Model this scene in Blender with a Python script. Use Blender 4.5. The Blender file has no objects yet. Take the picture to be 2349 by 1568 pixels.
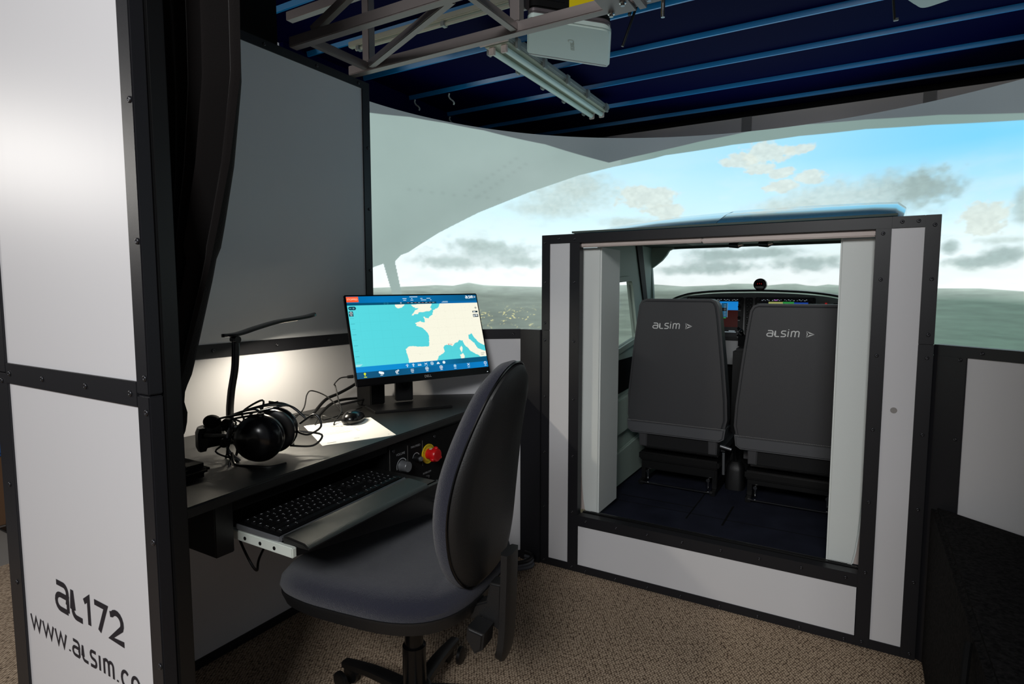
import bpy, bmesh, math, random
import numpy as np
from mathutils import Vector as V, Matrix
from math import sin, cos, pi, radians as R
random.seed(7)
sc = bpy.context.scene
COL = sc.collection

# ------------------------------------------------------------ camera
cam_d = bpy.data.cameras.new('camera'); cam = bpy.data.objects.new('camera', cam_d); COL.objects.link(cam)
cam_d.sensor_width = 36.0; cam_d.lens = 36.0 * 1353.0 / 2349.0; cam_d.clip_start = .02
cam.location = (0, 0, 1.12)
cam.rotation_euler = (R(90 - 4.9423), 0, R(30.5328))
sc.camera = cam
# ------------------------------------------------------------ world, lights, exposure
w = bpy.data.worlds.new('world'); sc.world = w; w.use_nodes = True
bg = w.node_tree.nodes['Background']; bg.inputs[0].default_value = (.80, .84, .92, 1); bg.inputs[1].default_value = .16
sc.view_settings.view_transform = 'Standard'; sc.view_settings.look = 'None'
sc.view_settings.exposure = 0; sc.view_settings.gamma = 1
sc.view_settings.use_curve_mapping = False
def area(name, loc, target, sx, sy, power, color):
    d = bpy.data.lights.new(name, 'AREA'); d.shape = 'RECTANGLE'; d.size = sx; d.size_y = sy
    d.energy = power; d.color = color
    o = bpy.data.objects.new(name, d); COL.objects.link(o); o.location = loc
    o.rotation_euler = (V(target) - V(loc)).to_track_quat('-Z', 'Y').to_euler()
    return o
area('window_light', (-3.9, -.66, 1.84), (-1.3, .54, 1.30), .55, .4, 16, (1, .96, .90))
area('room_light', (.32, -1.7, 2.35), (-.4, 2.0, .6), .8, .6, 50, (.98, 1, 1))
area('ceiling_panel_light', (-.6, -1.8, 2.55), (-.5, .6, 0), 1.6, .7, 17, (1, .97, .95))

# ------------------------------------------------------------ materials
def lin(c):
    c = [x / 255.0 for x in c]
    return tuple(x / 12.92 if x <= .04045 else ((x + .055) / 1.055) ** 2.4 for x in c)
def P(name, c, rough=.5, metal=0, spec=.5, bump=None, var=None, coat=0, sheen=0):
    m = bpy.data.materials.new(name); m.use_nodes = True; nt = m.node_tree; b = nt.nodes['Principled BSDF']
    b.inputs['Base Color'].default_value = (*lin(c), 1); b.inputs['Roughness'].default_value = rough
    b.inputs['Metallic'].default_value = metal; b.inputs['Specular IOR Level'].default_value = spec
    if coat: b.inputs['Coat Weight'].default_value = coat; b.inputs['Coat Roughness'].default_value = .08
    if sheen: b.inputs['Sheen Weight'].default_value = sheen; b.inputs['Sheen Roughness'].default_value = .5
    tc = nt.nodes.new('ShaderNodeTexCoord')
    if bump:
        n = nt.nodes.new('ShaderNodeTexNoise'); n.inputs['Scale'].default_value = bump[0]; n.inputs['Detail'].default_value = 3
        mp = nt.nodes.new('ShaderNodeMapping'); mp.inputs['Scale'].default_value = bump[2] if len(bump) > 2 else (1, 1, 1)
        nt.links.new(tc.outputs['Object'], mp.inputs[0]); nt.links.new(mp.outputs[0], n.inputs['Vector'])
        bp = nt.nodes.new('ShaderNodeBump'); bp.inputs['Strength'].default_value = bump[1]; bp.inputs['Distance'].default_value = .002
        nt.links.new(n.outputs[0], bp.inputs['Height']); nt.links.new(bp.outputs[0], b.inputs['Normal'])
    if var:
        n = nt.nodes.new('ShaderNodeTexNoise'); n.inputs['Scale'].default_value = var[0]; n.inputs['Detail'].default_value = 4
        nt.links.new(tc.outputs['Object'], n.inputs['Vector'])
        cr = nt.nodes.new('ShaderNodeValToRGB'); cr.color_ramp.elements[0].position = .3; cr.color_ramp.elements[1].position = .7
        cr.color_ramp.elements[0].color = (*lin(var[1]), 1); cr.color_ramp.elements[1].color = (*lin(c), 1)
        nt.links.new(n.outputs[0], cr.inputs[0]); nt.links.new(cr.outputs[0], b.inputs['Base Color'])
    return m
def E(name, c, s=1.0):
    m = bpy.data.materials.new(name); m.use_nodes = True; b = m.node_tree.nodes['Principled BSDF']
    b.inputs['Base Color'].default_value = (0, 0, 0, 1)
    b.inputs['Emission Color'].default_value = (*lin(c), 1); b.inputs['Emission Strength'].default_value = s
    return m
def attr_screen(name, base, rough):
    m = bpy.data.materials.new(name); m.use_nodes = True; nt = m.node_tree; b = nt.nodes['Principled BSDF']
    a = nt.nodes.new('ShaderNodeAttribute'); a.attribute_name = 'picture'
    nt.links.new(a.outputs['Color'], b.inputs['Emission Color']); b.inputs['Emission Strength'].default_value = 1
    b.inputs['Base Color'].default_value = (*base, 1); b.inputs['Roughness'].default_value = rough
    b.inputs['Specular IOR Level'].default_value = .15
    return m
M = {}
M['panel'] = P('white_satin_panel', (222, 221, 224), .40, 0, .32, (40, .12, (1, 1, .04)))
M['panel_in'] = P('inner_grey_panel', (226, 228, 232), .42, 0, .5, (40, .05))
M['strip'] = P('black_painted_angle', (31, 31, 35), .42, 0, .4, (900, .08))
M['screw'] = P('dark_zinc_screw', (70, 70, 74), .3, .8)
M['far_panel'] = P('brown_grey_panel', (232, 224, 220), .6)
M['far_strip'] = P('brown_grey_cover_strip', (150, 146, 143), .6)
M['print'] = P('dark_lettering', (26, 26, 38), .5)
M['navy'] = P('navy_ceiling_paint', (1, 2, 52), .7, 0, .03)
M['rib'] = P('blue_rib_screenlit', (30, 145, 215), .3, 0, .5)  # lighter than the navy flats: screen light on the ribs put into the colour
M['black'] = P('black_plastic', (14, 14, 15), .38, 0, .5)
M['blackg'] = P('glossy_black_plastic', (8, 8, 9), .22, 0, .5)
M['blackm'] = P('matt_black', (10, 10, 11), .8, 0, .2)
M['desk'] = P('black_textured_laminate', (26, 26, 25), .36, 0, .5, (1300, .35))
M['curtain'] = P('black_curtain_cloth', (20, 17, 17), .95, 0, .1, (300, .3), sheen=.15)
M['alu'] = P('brushed_aluminium', (150, 141, 139), .42, .5, .5, (60, .06, (.03, 1, 1)))
M['white_metal'] = P('white_enamelled_metal', (214, 220, 212), .4)
M['fabric'] = P('dark_blue_grey_fabric', (44, 45, 58), .95, 0, .15, (700, 1.0), sheen=.25)
M['leather'] = P('charcoal_leatherette', (64, 64, 67), .46, 0, .45, (900, .2))
M['leather_l'] = P('grey_leatherette', (84, 85, 89), .45, 0, .45, (900, .2))
M['mesh'] = P('black_mesh_cloth', (20, 20, 22), .9)
M['stitch'] = P('pale_thread', (170, 170, 170), .7)
M['logo'] = P('white_embroidery', (225, 225, 225), .6)
M['chairback'] = P('black_moulded_plastic', (24, 24, 25), .5, 0, .5, (300, .2))
M['cabin'] = P('grey_cabin_plastic', (226, 231, 229), .5, 0, .4, (900, .12))
M['cabin_d'] = P('green_grey_cabin_plastic', (172, 190, 180), .55, 0, .35, (900, .12))
M['headliner'] = P('dark_headliner', (84, 96, 90), .8)
M['roof'] = P('glossy_white_shell_sky_tint', (105, 195, 245), .12, 0, .8, coat=1)  # white shell; the blue base colour paints in the screen sky it reflects
M['trim'] = P('pale_pink_grey_trim', (205, 190, 184), .5)
M['cfloor'] = P('navy_cabin_carpet', (42, 45, 60), .95, 0, .1, (900, .6), var=(9, (32, 34, 46)))
M['chrome'] = P('chrome', (200, 200, 200), .2, 1)
M['dash'] = P('grey_dash_panel', (158, 158, 160), .5)
M['paper'] = P('white_paper', (240, 238, 232), .7)
M['ink'] = P('grey_ink', (120, 118, 115), .8)
M['proj'] = P('white_projector_plastic', (196, 212, 206), .35)
M['projg'] = P('grey_projector_edge', (112, 104, 106), .3, .4)
M['yellow'] = P('yellow_label', (225, 200, 10), .5)
M['ringy'] = P('yellow_ring', (235, 205, 30), .5)
M['red'] = P('red_button_plastic', (205, 20, 25), .3)
M['tube'] = P('unlit_fluorescent_tube', (205, 222, 215), .25)
M['tray_w'] = P('cream_reflector', (190, 190, 172), .5)
M['clip'] = P('translucent_clip', (150, 155, 152), .3)
M['grey_cable'] = P('grey_cable', (95, 98, 104), .5)
M['pile'] = P('black_needle_carpet', (40, 38, 38), .97, 0, .1, (160, 1.0), var=(130, (9, 9, 9)))
M['blue'] = P('blue_plastic', (48, 110, 190), .5)
M['carton'] = P('brown_cardboard', (120, 88, 62), .8)
M['vinyl'] = P('grey_vinyl_floor', (135, 130, 124), .6)
M['roomw'] = P('dark_room_wall', (48, 46, 45), .9)
M['pillar_dark'] = P('black_rubber_seal', (12, 14, 13), .7)
M['silver'] = P('silver_edge', (150, 152, 156), .35, .7)
M['dell'] = P('pale_lettering', (170, 172, 175), .5)

def glass_mat():
    m = bpy.data.materials.new('clear_glazing'); m.use_nodes = True; nt = m.node_tree
    for n in list(nt.nodes):
        if n.type == 'BSDF_PRINCIPLED': nt.nodes.remove(n)
    out = [n for n in nt.nodes if n.type == 'OUTPUT_MATERIAL'][0]
    t = nt.nodes.new('ShaderNodeBsdfTransparent'); t.inputs[0].default_value = (.985, .99, .99, 1)
    g = nt.nodes.new('ShaderNodeBsdfGlossy'); g.inputs['Roughness'].default_value = .03
    mx = nt.nodes.new('ShaderNodeMixShader'); mx.inputs[0].default_value = .035
    nt.links.new(t.outputs[0], mx.inputs[1]); nt.links.new(g.outputs[0], mx.inputs[2]); nt.links.new(mx.outputs[0], out.inputs[0])
    return m
M['glass'] = glass_mat()
def carpet_mat():
    m = bpy.data.materials.new('beige_woven_carpet'); m.use_nodes = True; nt = m.node_tree; b = nt.nodes['Principled BSDF']
    L = nt.links.new
    tc = nt.nodes.new('ShaderNodeTexCoord'); mp = nt.nodes.new('ShaderNodeMapping')
    mp.inputs['Rotation'].default_value = (0, 0, R(38)); mp.inputs['Scale'].default_value = (1, .55, 1)
    L(tc.outputs['Object'], mp.inputs[0])
    v = nt.nodes.new('ShaderNodeTexVoronoi'); v.inputs['Scale'].default_value = 168; v.inputs['Randomness'].default_value = .38
    L(mp.outputs[0], v.inputs['Vector'])
    cr = nt.nodes.new('ShaderNodeValToRGB'); e = cr.color_ramp.elements
    e[0].position = .1; e[0].color = (*lin((226, 204, 178)), 1); e[1].position = .72; e[1].color = (*lin((70, 54, 44)), 1)
    x = e.new(.42); x.color = (*lin((188, 164, 140)), 1)
    L(v.outputs['Distance'], cr.inputs[0])
    n = nt.nodes.new('ShaderNodeTexNoise'); n.inputs['Scale'].default_value = 4; n.inputs['Detail'].default_value = 5
    L(tc.outputs['Object'], n.inputs['Vector'])
    mx = nt.nodes.new('ShaderNodeMix'); mx.data_type = 'RGBA'; mx.blend_type = 'MULTIPLY'; mx.inputs[0].default_value = .3
    L(cr.outputs[0], mx.inputs[6]); L(n.outputs[0], mx.inputs[7]); L(mx.outputs[2], b.inputs['Base Color'])
    bp = nt.nodes.new('ShaderNodeBump'); bp.invert = True; bp.inputs['Strength'].default_value = .8; bp.inputs['Distance'].default_value = .003
    L(v.outputs['Distance'], bp.inputs['Height']); L(bp.outputs[0], b.inputs['Normal'])
    b.inputs['Roughness'].default_value = .95; b.inputs['Specular IOR Level'].default_value = .1
    return m
M['carpet'] = carpet_mat()

# ------------------------------------------------------------ mesh helpers
class MB:
    def __init__(s, mat=None): s.v = []; s.f = []; s.mat = mat
    def add(s, vs, fs):
        n = len(s.v); s.v += [V(p) for p in vs]; s.f += [tuple(n + i for i in f) for f in fs]; return s
    def bm(s, b, mtx=None):
        b.verts.ensure_lookup_table(); b.verts.index_update()
        s.add([(mtx @ v.co) if mtx else v.co for v in b.verts], [[v.index for v in f.verts] for f in b.faces]); b.free(); return s
    def box(s, x0, x1, y0, y1, z0, z1, bev=0, mtx=None, seg=2):
        b = bmesh.new(); bmesh.ops.create_cube(b, size=1)
        for v in b.verts:
            v.co = V(((x0 + x1) / 2 + v.co.x * (x1 - x0), (y0 + y1) / 2 + v.co.y * (y1 - y0), (z0 + z1) / 2 + v.co.z * (z1 - z0)))
        if bev: bmesh.ops.bevel(b, geom=b.edges[:], offset=bev, segments=seg, affect='EDGES', clamp_overlap=True)
        return s.bm(b, mtx)
    def prism(s, pts, ext, bev=0, seg=3, mtx=None):
        """pts 3D polygon, ext vector"""
        b = bmesh.new(); ext = V(ext); n = len(pts)
        a = [b.verts.new(V(p)) for p in pts]; c = [b.verts.new(V(p) + ext) for p in pts]
        b.faces.new(a); b.faces.new(c[::-1])
        for i in range(n): b.faces.new((a[(i + 1) % n], a[i], c[i], c[(i + 1) % n]))
        bmesh.ops.recalc_face_normals(b, faces=b.faces[:])
        if bev:
            ed = [e for e in b.edges if not (e.verts[0] in a) ^ (e.verts[1] in a)]
            bmesh.ops.bevel(b, geom=ed, offset=bev, segments=seg, affect='EDGES', clamp_overlap=True)
        return s.bm(b, mtx)
    def cone(s, p0, p1, r0, r1=None, n=20, cap=True):
        p0, p1 = V(p0), V(p1); r1 = r0 if r1 is None else r1
        q = (p1 - p0).to_track_quat('Z', 'Y'); vs = []
        for p, r in ((p0, r0), (p1, r1)):
            vs += [p + q @ V((r * cos(2 * pi * i / n), r * sin(2 * pi * i / n), 0)) for i in range(n)]
        fs = [(i, (i + 1) % n, n + (i + 1) % n, n + i) for i in range(n)]
        if cap: fs += [tuple(range(n))[::-1], tuple(range(n, 2 * n))]
        return s.add(vs, fs)
    def lathe(s, p0, axis, prof, n=28):
        """prof list of (r, h) along axis"""
        p0 = V(p0); q = V(axis).to_track_quat('Z', 'Y'); vs = []; fs = []
        for r, h in prof: vs += [p0 + q @ V((r * cos(2 * pi * i / n), r * sin(2 * pi * i / n), h)) for i in range(n)]
        for k in range(len(prof) - 1):
            fs += [(k * n + i, k * n + (i + 1) % n, (k + 1) * n + (i + 1) % n, (k + 1) * n + i) for i in range(n)]
        fs += [tuple(range(n))[::-1], tuple(range((len(prof) - 1) * n, len(prof) * n))]
        return s.add(vs, fs)
    def tube(s, pts, r, n=8, smooth=6, cyclic=False):
        pts = [V(p) for p in pts]
        if smooth > 1: pts = crom(pts, smooth)
        m = len(pts); rr = r if callable(r) else (lambda t: r); vs = []; fs = []
        up = V((0, 0, 1)); prev = None
        for k, p in enumerate(pts):
            t = (pts[min(k + 1, m - 1)] - pts[max(k - 1, 0)]).normalized()
            a = prev if prev else (up if abs(t.z) < .95 else V((1, 0, 0)))
            x = t.cross(a).normalized(); y = x.cross(t).normalized(); prev = y
            q = rr(k / (m - 1))
            vs += [p + x * (q * cos(2 * pi * i / n)) + y * (q * sin(2 * pi * i / n)) for i in range(n)]
        for k in range(m - 1):
            fs += [(k * n + i, k * n + (i + 1) % n, (k + 1) * n + (i + 1) % n, (k + 1) * n + i) for i in range(n)]
        fs += [tuple(range(n))[::-1], tuple(range((m - 1) * n, m * n))]
        return s.add(vs, fs)
    def sweep(s, pts, w, h, smooth=6, wdir=None):
        """flat bar with rounded-rect section: w across wdir, h the other way"""
        pts = crom([V(p) for p in pts], smooth) if smooth > 1 else [V(p) for p in pts]
        m = len(pts); vs = []; fs = []; n = 8; wd = V(wdir)
        for k, p in enumerate(pts):
            t = (pts[min(k + 1, m - 1)] - pts[max(k - 1, 0)]).normalized()
            y = t.cross(wd).normalized(); u = k / (m - 1)
            ww = w(u) if callable(w) else w; hh = h(u) if callable(h) else h
            for i in range(n):
                a = 2 * pi * (i + .5) / n; c_, s_ = cos(a), sin(a)
                vs.append(p + wd * (ww / 2 * math.copysign(abs(c_) ** .6, c_)) + y * (hh / 2 * math.copysign(abs(s_) ** .6, s_)))
        for k in range(m - 1):
            fs += [(k * n + i, k * n + (i + 1) % n, (k + 1) * n + (i + 1) % n, (k + 1) * n + i) for i in range(n)]
        fs += [tuple(range(n))[::-1], tuple(range((m - 1) * n, m * n))]
        return s.add(vs, fs)
    def rings(s, rs, cap0=True, cap1=True):
        n = len(rs[0]); vs = [p for r in rs for p in r]; fs = []
        for k in range(len(rs) - 1):
            fs += [(k * n + i, k * n + (i + 1) % n, (k + 1) * n + (i + 1) % n, (k + 1) * n + i) for i in range(n)]
        if cap0: fs.append(tuple(range(n))[::-1])
        if cap1: fs.append(tuple(range((len(rs) - 1) * n, len(rs) * n)))
        return s.add(vs, fs)
    def ball(s, c, rx, ry=None, rz=None, mtx=None, n=20):
        b = bmesh.new(); bmesh.ops.create_uvsphere(b, u_segments=n, v_segments=n // 2 + 2, radius=1)
        for v in b.verts: v.co = V((v.co.x * rx, v.co.y * (ry or rx), v.co.z * (rz or rx)))
        m = Matrix.Translation(V(c)) @ (mtx.to_4x4() if mtx else Matrix())
        return s.bm(b, m)
def crom(p, k):
    o = []; n = len(p)
    for i in range(n - 1):
        a, b, c, d = p[max(i - 1, 0)], p[i], p[i + 1], p[min(i + 2, n - 1)]
        for j in range(k):
            t = j / k
            o.append(.5 * ((2 * b) + (c - a) * t + (2 * a - 5 * b + 4 * c - d) * t * t + (3 * b - a - 3 * c + d) * t ** 3))
    o.append(p[-1]); return o

WM = {}
def wm(o): return WM.get(o.name, Matrix())
def link(name, me, parent=None, world=True):
    o = bpy.data.objects.new(name, me); COL.objects.link(o)
    if parent:
        o.parent = parent
        WM[o.name] = wm(parent)
    return o
def part(name, mb, mat, parent=None, smooth=False, world=True, label=None):
    vs = mb.v
    if parent and world:
        inv = wm(parent).inverted(); vs = [inv @ p for p in vs]
    me = bpy.data.meshes.new(name); me.from_pydata([tuple(p) for p in vs], [], mb.f)
    b = bmesh.new(); b.from_mesh(me); bmesh.ops.remove_doubles(b, verts=b.verts[:], dist=1e-6)
    bmesh.ops.recalc_face_normals(b, faces=b.faces[:])
    if smooth:
        for e in b.edges: e.smooth = not (len(e.link_faces) == 2 and e.calc_face_angle(0) > R(38))
        for f in b.faces: f.smooth = True
    b.to_mesh(me); b.free()
    me.materials.append(M[mat]); o = link(name, me, parent)
    if smooth: md = o.modifiers.new('weighted_normals', 'WEIGHTED_NORMAL'); md.keep_sharp = True; md.weight = 80
    if label: o['label'] = label
    return o
def thing(name, label, cat, loc=(0, 0, 0), group=None, mtx=None):
    o = bpy.data.objects.new(name, None); COL.objects.link(o); o.empty_display_size = .05
    m = mtx if mtx is not None else Matrix.Translation(V(loc))
    o.matrix_world = m; WM[o.name] = m.copy()
    o['label'] = label; o['category'] = cat
    if group: o['group'] = group
    return o
def tag(o, label, cat, group=None):
    o['label'] = label; o['category'] = cat
    if group: o['group'] = group
    return o
def struct(name, mb=None, mat=None, loc=(0, 0, 0)):
    if mb: o = part(name, mb, mat)
    else: o = thing(name, '', '', loc); del o['label']; del o['category']
    o['kind'] = 'structure'; return o
def copy_tree(o, mtx, label):
    r = o.copy(); COL.objects.link(r); r.matrix_world = mtx; WM[r.name] = mtx.copy(); r['label'] = label
    for ch in o.children:
        c = ch.copy(); COL.objects.link(c); c.parent = r
        for g in ch.children:
            d = g.copy(); COL.objects.link(d); d.parent = c
    return r
# screws
_b = MB(); _b.lathe((0, 0, 0), (0, 0, 1), [(.0055, 0), (.0055, .0012), (.0045, .0026), (.002, .003), (.0019, .0016)], 12)
_sme = bpy.data.meshes.new('screw'); _sme.from_pydata([tuple(p) for p in _b.v], [], _b.f); _sme.materials.append(M['screw'])
for p_ in _sme.polygons: p_.use_smooth = True
def screw(pos, nrm, parent):
    o = bpy.data.objects.new('screw', _sme); COL.objects.link(o); o.parent = parent
    m = Matrix.Translation(V(pos)) @ V(nrm).to_track_quat('Z', 'Y').to_matrix().to_4x4()
    o.matrix_local = wm(parent).inverted() @ m
class Wall:
    def __init__(s, name, origin, u, n, th=.02):
        s.o = V(origin); s.u = V(u).normalized(); s.n = V(n).normalized(); s.root = struct(name, loc=origin)
        s.m = Matrix((( s.u.x, s.n.x, 0, s.o.x), (s.u.y, s.n.y, 0, s.o.y), (0, 0, 1, s.o.z), (0, 0, 0, 1)))
    def piece(s, name, mat, u0, u1, z0, z1, d0, d1, bev=0, label=None):
        b = MB().box(u0, u1, d0, d1, z0, z1, bev, s.m); return part(name, b, mat, s.root, label=label)
    def pt(s, u, z, d=0): return s.m @ V((u, d, z))
    def sc(s, pts, d=.004):
        for u, z in pts: screw(s.pt(u, z, d), s.n, s.root)
# stroke lettering ------------------------------------------------------
def arc(cx, cy, rx, ry, a0, a1, n=8):
    return [(cx + rx * cos(R(a0 + (a1 - a0) * i / n)), cy + ry * sin(R(a0 + (a1 - a0) * i / n))) for i in range(n + 1)]
G = {
 'a': (1.0, [[(.12, 1)] + arc(.6, .72, .28, .28, 90, 0) + [(.88, 0)], arc(.45, .28, .37, .28, 0, 360, 16)[:1] + [(.88, .56), (.4, .56)] + arc(.35, .28, .3, .28, 90, 270, 8) + [(.88, 0)]]),
 'L': (.75, [[(.08, 1), (.08, .25)] + arc(.33, .25, .25, .25, 180, 270, 5) + [(.72, 0)]]),
 's': (.82, [[(.72, 1), (.32, 1)] + arc(.3, .76, .22, .24, 90, 250, 6) + [(.55, .47)] + arc(.5, .25, .22, .24, 70, -90, 6) + [(.04, 0)]]),
 'I': (.3, [[(.1, 0), (.1, 1)]]),
 'i': (.34, [[(.1, 0), (.1, .98)], [(.1, 1.18), (.1, 1.3)]]),
 'm': (1.25, [[(.08, 0), (.08, 1)], [(.08, .72)] + arc(.35, .72, .27, .28, 180, 0, 8) + [(.62, 0)], [(.62, .72)] + arc(.88, .72, .26, .28, 180, 0, 8) + [(1.14, 0)]]),
 '1': (.55, [[(.0, .8), (.3, 1), (.3, 0)]]),
 '7': (.8, [[(0, 1), (.72, 1), (.25, 0)]]),
 '2': (.85, [[(.02, .86)] + arc(.4, .68, .33, .32, 140, -30, 8) + [(.02, .0), (.8, 0)]]),
 'w': (1.25, [[(0, 1), (.28, 0), (.57, .9), (.86, 0), (1.14, 1)]]),
 '.': (.3, [[(.1, 0), (.1, .12)]]),
 'c': (.85, [arc(.45, .5, .4, .5, 45, 315, 14)]),
 'o': (1.0, [arc(.47, .5, .4, .5, 0, 360, 20)]),
}
def strokes(text, width, height, stroke, shear=0, gap=.18, stretch=True):
    lines = []; x = 0
    for ch in text:
        adv, ls = G[ch]
        for l in ls: lines.append([(x + a, b) for a, b in l])
        x += adv + gap
    tot = x - gap; sx = width / tot
    out = MB(); n = 0
    for l in lines:
        q = [V((a * sx + shear * b * height, b * height, 0)) for a, b in l]
        vs = []; fs = []; m = len(q)
        for k in range(m):
            t0 = (q[k] - q[k - 1]).normalized() if k else None; t1 = (q[k + 1] - q[k]).normalized() if k < m - 1 else None
            t = (t0 + t1) if t0 and t1 and (t0 + t1).length > .3 else (t0 or t1)
            t = t.normalized(); nn = V((-t.y, t.x, 0)); sc_ = 1.0
            if t0 and t1: sc_ = min(2.0, 1 / max(.35, abs(t.dot(t1))))
            vs += [q[k] + nn * stroke / 2 * sc_, q[k] - nn * stroke / 2 * sc_]
        for k in range(m - 1): fs.append((2 * k, 2 * k + 1, 2 * k + 3, 2 * k + 2))
        vs = [p + V((0, 0, .00002 * n)) for p in vs]; n += 1
        out.add(vs, fs)
    return out
def place(mb, origin, ux, uz, nrm):
    """map (x,y,z) local flat art to world: x->ux, y->uz, z->nrm"""
    o, ux, uz, nn = V(origin), V(ux), V(uz), V(nrm)
    mb.v = [o + ux * p.x + uz * p.y + nn * p.z for p in mb.v]; return mb
def arrow(w_, h_):
    a = MB(); P_ = lambda x, y: V((x * w_, y * h_, 0))
    a.add([P_(0, 1), P_(1, .5), P_(.38, .60), P_(.15, .88)], [(0, 1, 2, 3)])
    a.add([P_(0, 0), P_(1, .5), P_(.38, .40), P_(.15, .12)], [(0, 1, 2, 3)])
    a.add([P_(0, 1), P_(.2, .5), P_(0, 0), P_(.08, .5)], [(0, 1, 2, 3)]); return a
def text_mb(s, size, align='CENTER'):
    c = bpy.data.curves.new('t', 'FONT'); c.body = s; c.size = size; c.align_x = align; c.align_y = 'CENTER'; c.resolution_u = 3
    o = bpy.data.objects.new('t', c); COL.objects.link(o); dg = bpy.context.evaluated_depsgraph_get(); dg.update()
    me = bpy.data.meshes.new_from_object(o.evaluated_get(dg)); b = MB()
    b.add([v.co.copy() for v in me.vertices], [tuple(p.vertices) for p in me.polygons])
    bpy.data.objects.remove(o); bpy.data.curves.remove(c); bpy.data.meshes.remove(me); return b

# ============================================================ STRUCTURE
YB = 2.093
struct('floor', MB().box(-2.98, 3.2, -3.5, 4.5, -.05, 0), 'carpet')
struct('floor_beyond', MB().box(-5.2, -2.98, -3.5, 4.5, -.05, -.002), 'vinyl')
# ceiling of the container, ribs as parts, their brighter blue painting in the screen light
ceil = struct('ceiling', MB().box(-2.5, 1.7, .45, 4.42, 2.325, 2.36), 'navy')
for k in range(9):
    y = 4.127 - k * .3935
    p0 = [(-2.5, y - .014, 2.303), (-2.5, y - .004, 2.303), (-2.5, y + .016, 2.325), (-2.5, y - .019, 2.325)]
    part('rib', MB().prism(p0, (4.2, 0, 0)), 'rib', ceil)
wf = Wall('wall_far', (0, 4.34, 0), (1, 0, 0), (0, -1, 0))
for i, x in enumerate((-2.5, -1.75, -.717, .298, 1.3)):
    nx = (-1.75, -.717, .298, 1.3, 1.7)[i]
    wf.piece('panel', 'far_panel', x + .0, nx, 0, 2.29, -.03, 0)
    if i: wf.piece('cover_strip', 'far_strip', x - .032, x + .032, 0, 2.29, 0, .006)
wf.piece('top_rail', 'blackm', -2.5, 1.7, 2.29, 2.325, -.03, .012)
struct('wall_outer_left', MB().box(-2.5, -2.47, 2.0, 4.34, 0, 2.325), 'navy')
struct('wall_outer_right', MB().box(1.67, 1.7, .5, 4.34, 0, 2.325), 'navy')
struct('wall_room_left', MB().box(-5.25, -5.2, -3.5, 4.5, 0, 2.6), 'roomw')
struct('wall_room_end', MB().box(-5.2, -2.5, 4.45, 4.5, 0, 2.6), 'roomw')
# left wall behind the desk
wl = Wall('wall_left', (-1.65, 0, 0), (0, 1, 0), (1, 0, 0))
wl.piece('upper_panel', 'panel_in', .58, 1.7, .963, 1.877, -.025, 0)
wl.piece('lower_panel', 'panel', .58, 1.725, .03, .922, -.025, 0)
wl.piece('middle_strip', 'strip', .58, 1.684, .922, .963, -.025, .004, .0008)
wl.piece('top_strip', 'strip', .58, 1.722, 1.877, 1.905, -.045, .004, .0008)
wl.piece('corner_strip', 'strip', 1.684, 1.722, .922, 1.877, -.045, .004, .0008)
wl.piece('bottom_strip', 'strip', .58, 1.722, 0, .03, -.025, .004, .0008)
wl.sc([(.826, .944), (1.048, .944), (1.27, .944), (1.49, .944), (1.261, 1.891), (1.04, 1.891), (1.47, 1.891), (1.665, 1.891), (1.708, 1.663), (1.708, 1.433), (1.708, 1.199)])
wl.piece('black_drape', 'blackm', .60, 1.33, 1.905, 2.32, -.03, -.02)
# near wall with the lettering
wn = Wall('wall_near', (0, .54, 0), (1, 0, 0), (0, -1, 0))
wn.piece('upper_panel', 'panel', -1.65, -1.03, .963, 1.88, -.04, 0)
wn.piece('lower_panel', 'panel', -1.65, -1.03, .03, .922, -.04, 0)
wn.piece('middle_strip', 'strip', -1.59, -1.064, .921, .965, -.04, .005, .0008)
wn.piece('left_strip', 'strip', -1.65, -1.592, .944, 1.88, -.04, .005, .001)
wn.piece('left_strip', 'strip', -1.65, -1.588, 0, .942, -.04, .005, .001)
wn.piece('right_strip', 'strip', -1.064, -1.026, .944, 1.88, -.02, .005, .0022)
wn.piece('right_strip', 'strip', -1.064, -1.026, 0, .942, -.02, .005, .0022)
wn.piece('jamb', 'black', -1.064, -1.022, 0, 1.88, -.05, -.0205, .002)
wn.piece('top_strip', 'strip', -1.65, -1.026, 1.88, 1.905, -.05, .005)
wn.piece('bottom_strip', 'strip', -1.588, -1.064, 0, .03, -.04, .005)
wn.sc([(-1.035, 1.429), (-1.035, 1.202), (-1.035, .973), (-1.035, .914), (-1.035, .687), (-1.035, .461), (-1.571, .943), (-1.417, .943), (-1.241, .943), (-1.084, .943), (-1.612, .692), (-1.612, .466), (-1.612, .925), (-1.035, 1.655)], .005)
t = strokes('aL172', .276, .056, .0118, gap=.14)
part('lettering', place(t, (-1.438, .5395, .456), (1, 0, 0), (0, 0, 1), (0, -1, 0)), 'print', wn.root, label='large dark lettering aL172')
t = strokes('www.', .186, .031, .0068, gap=.10)
part('lettering', place(t, (-1.566, .5395, .372), (1, 0, 0), (0, 0, 1), (0, -1, 0)), 'print', wn.root, label='dark lettering of a web address')
t = strokes('aLsIm.co', .262, .031, .0068, gap=.24)
part('lettering', place(t, (-1.376, .5395, .372), (1, 0, 0), (0, 0, 1), (0, -1, 0)), 'print', wn.root, label='dark lettering of a web address')
wq = Wall('wall_added_shade_right', (0, .54, 0), (1, 0, 0), (0, -1, 0))  # unseen wall added to keep room_light off the low right corner wall
wq.piece('panel', 'panel', .27, .86, .03, 1.88, -.04, 0); wq.piece('left_strip', 'strip', .23, .27, 0, 1.905, -.05, .005)
wq.piece('right_strip', 'strip', .86, .90, 0, 1.905, -.05, .005); wq.piece('top_strip', 'strip', .27, .86, 1.88, 1.905, -.05, .005)
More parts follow.
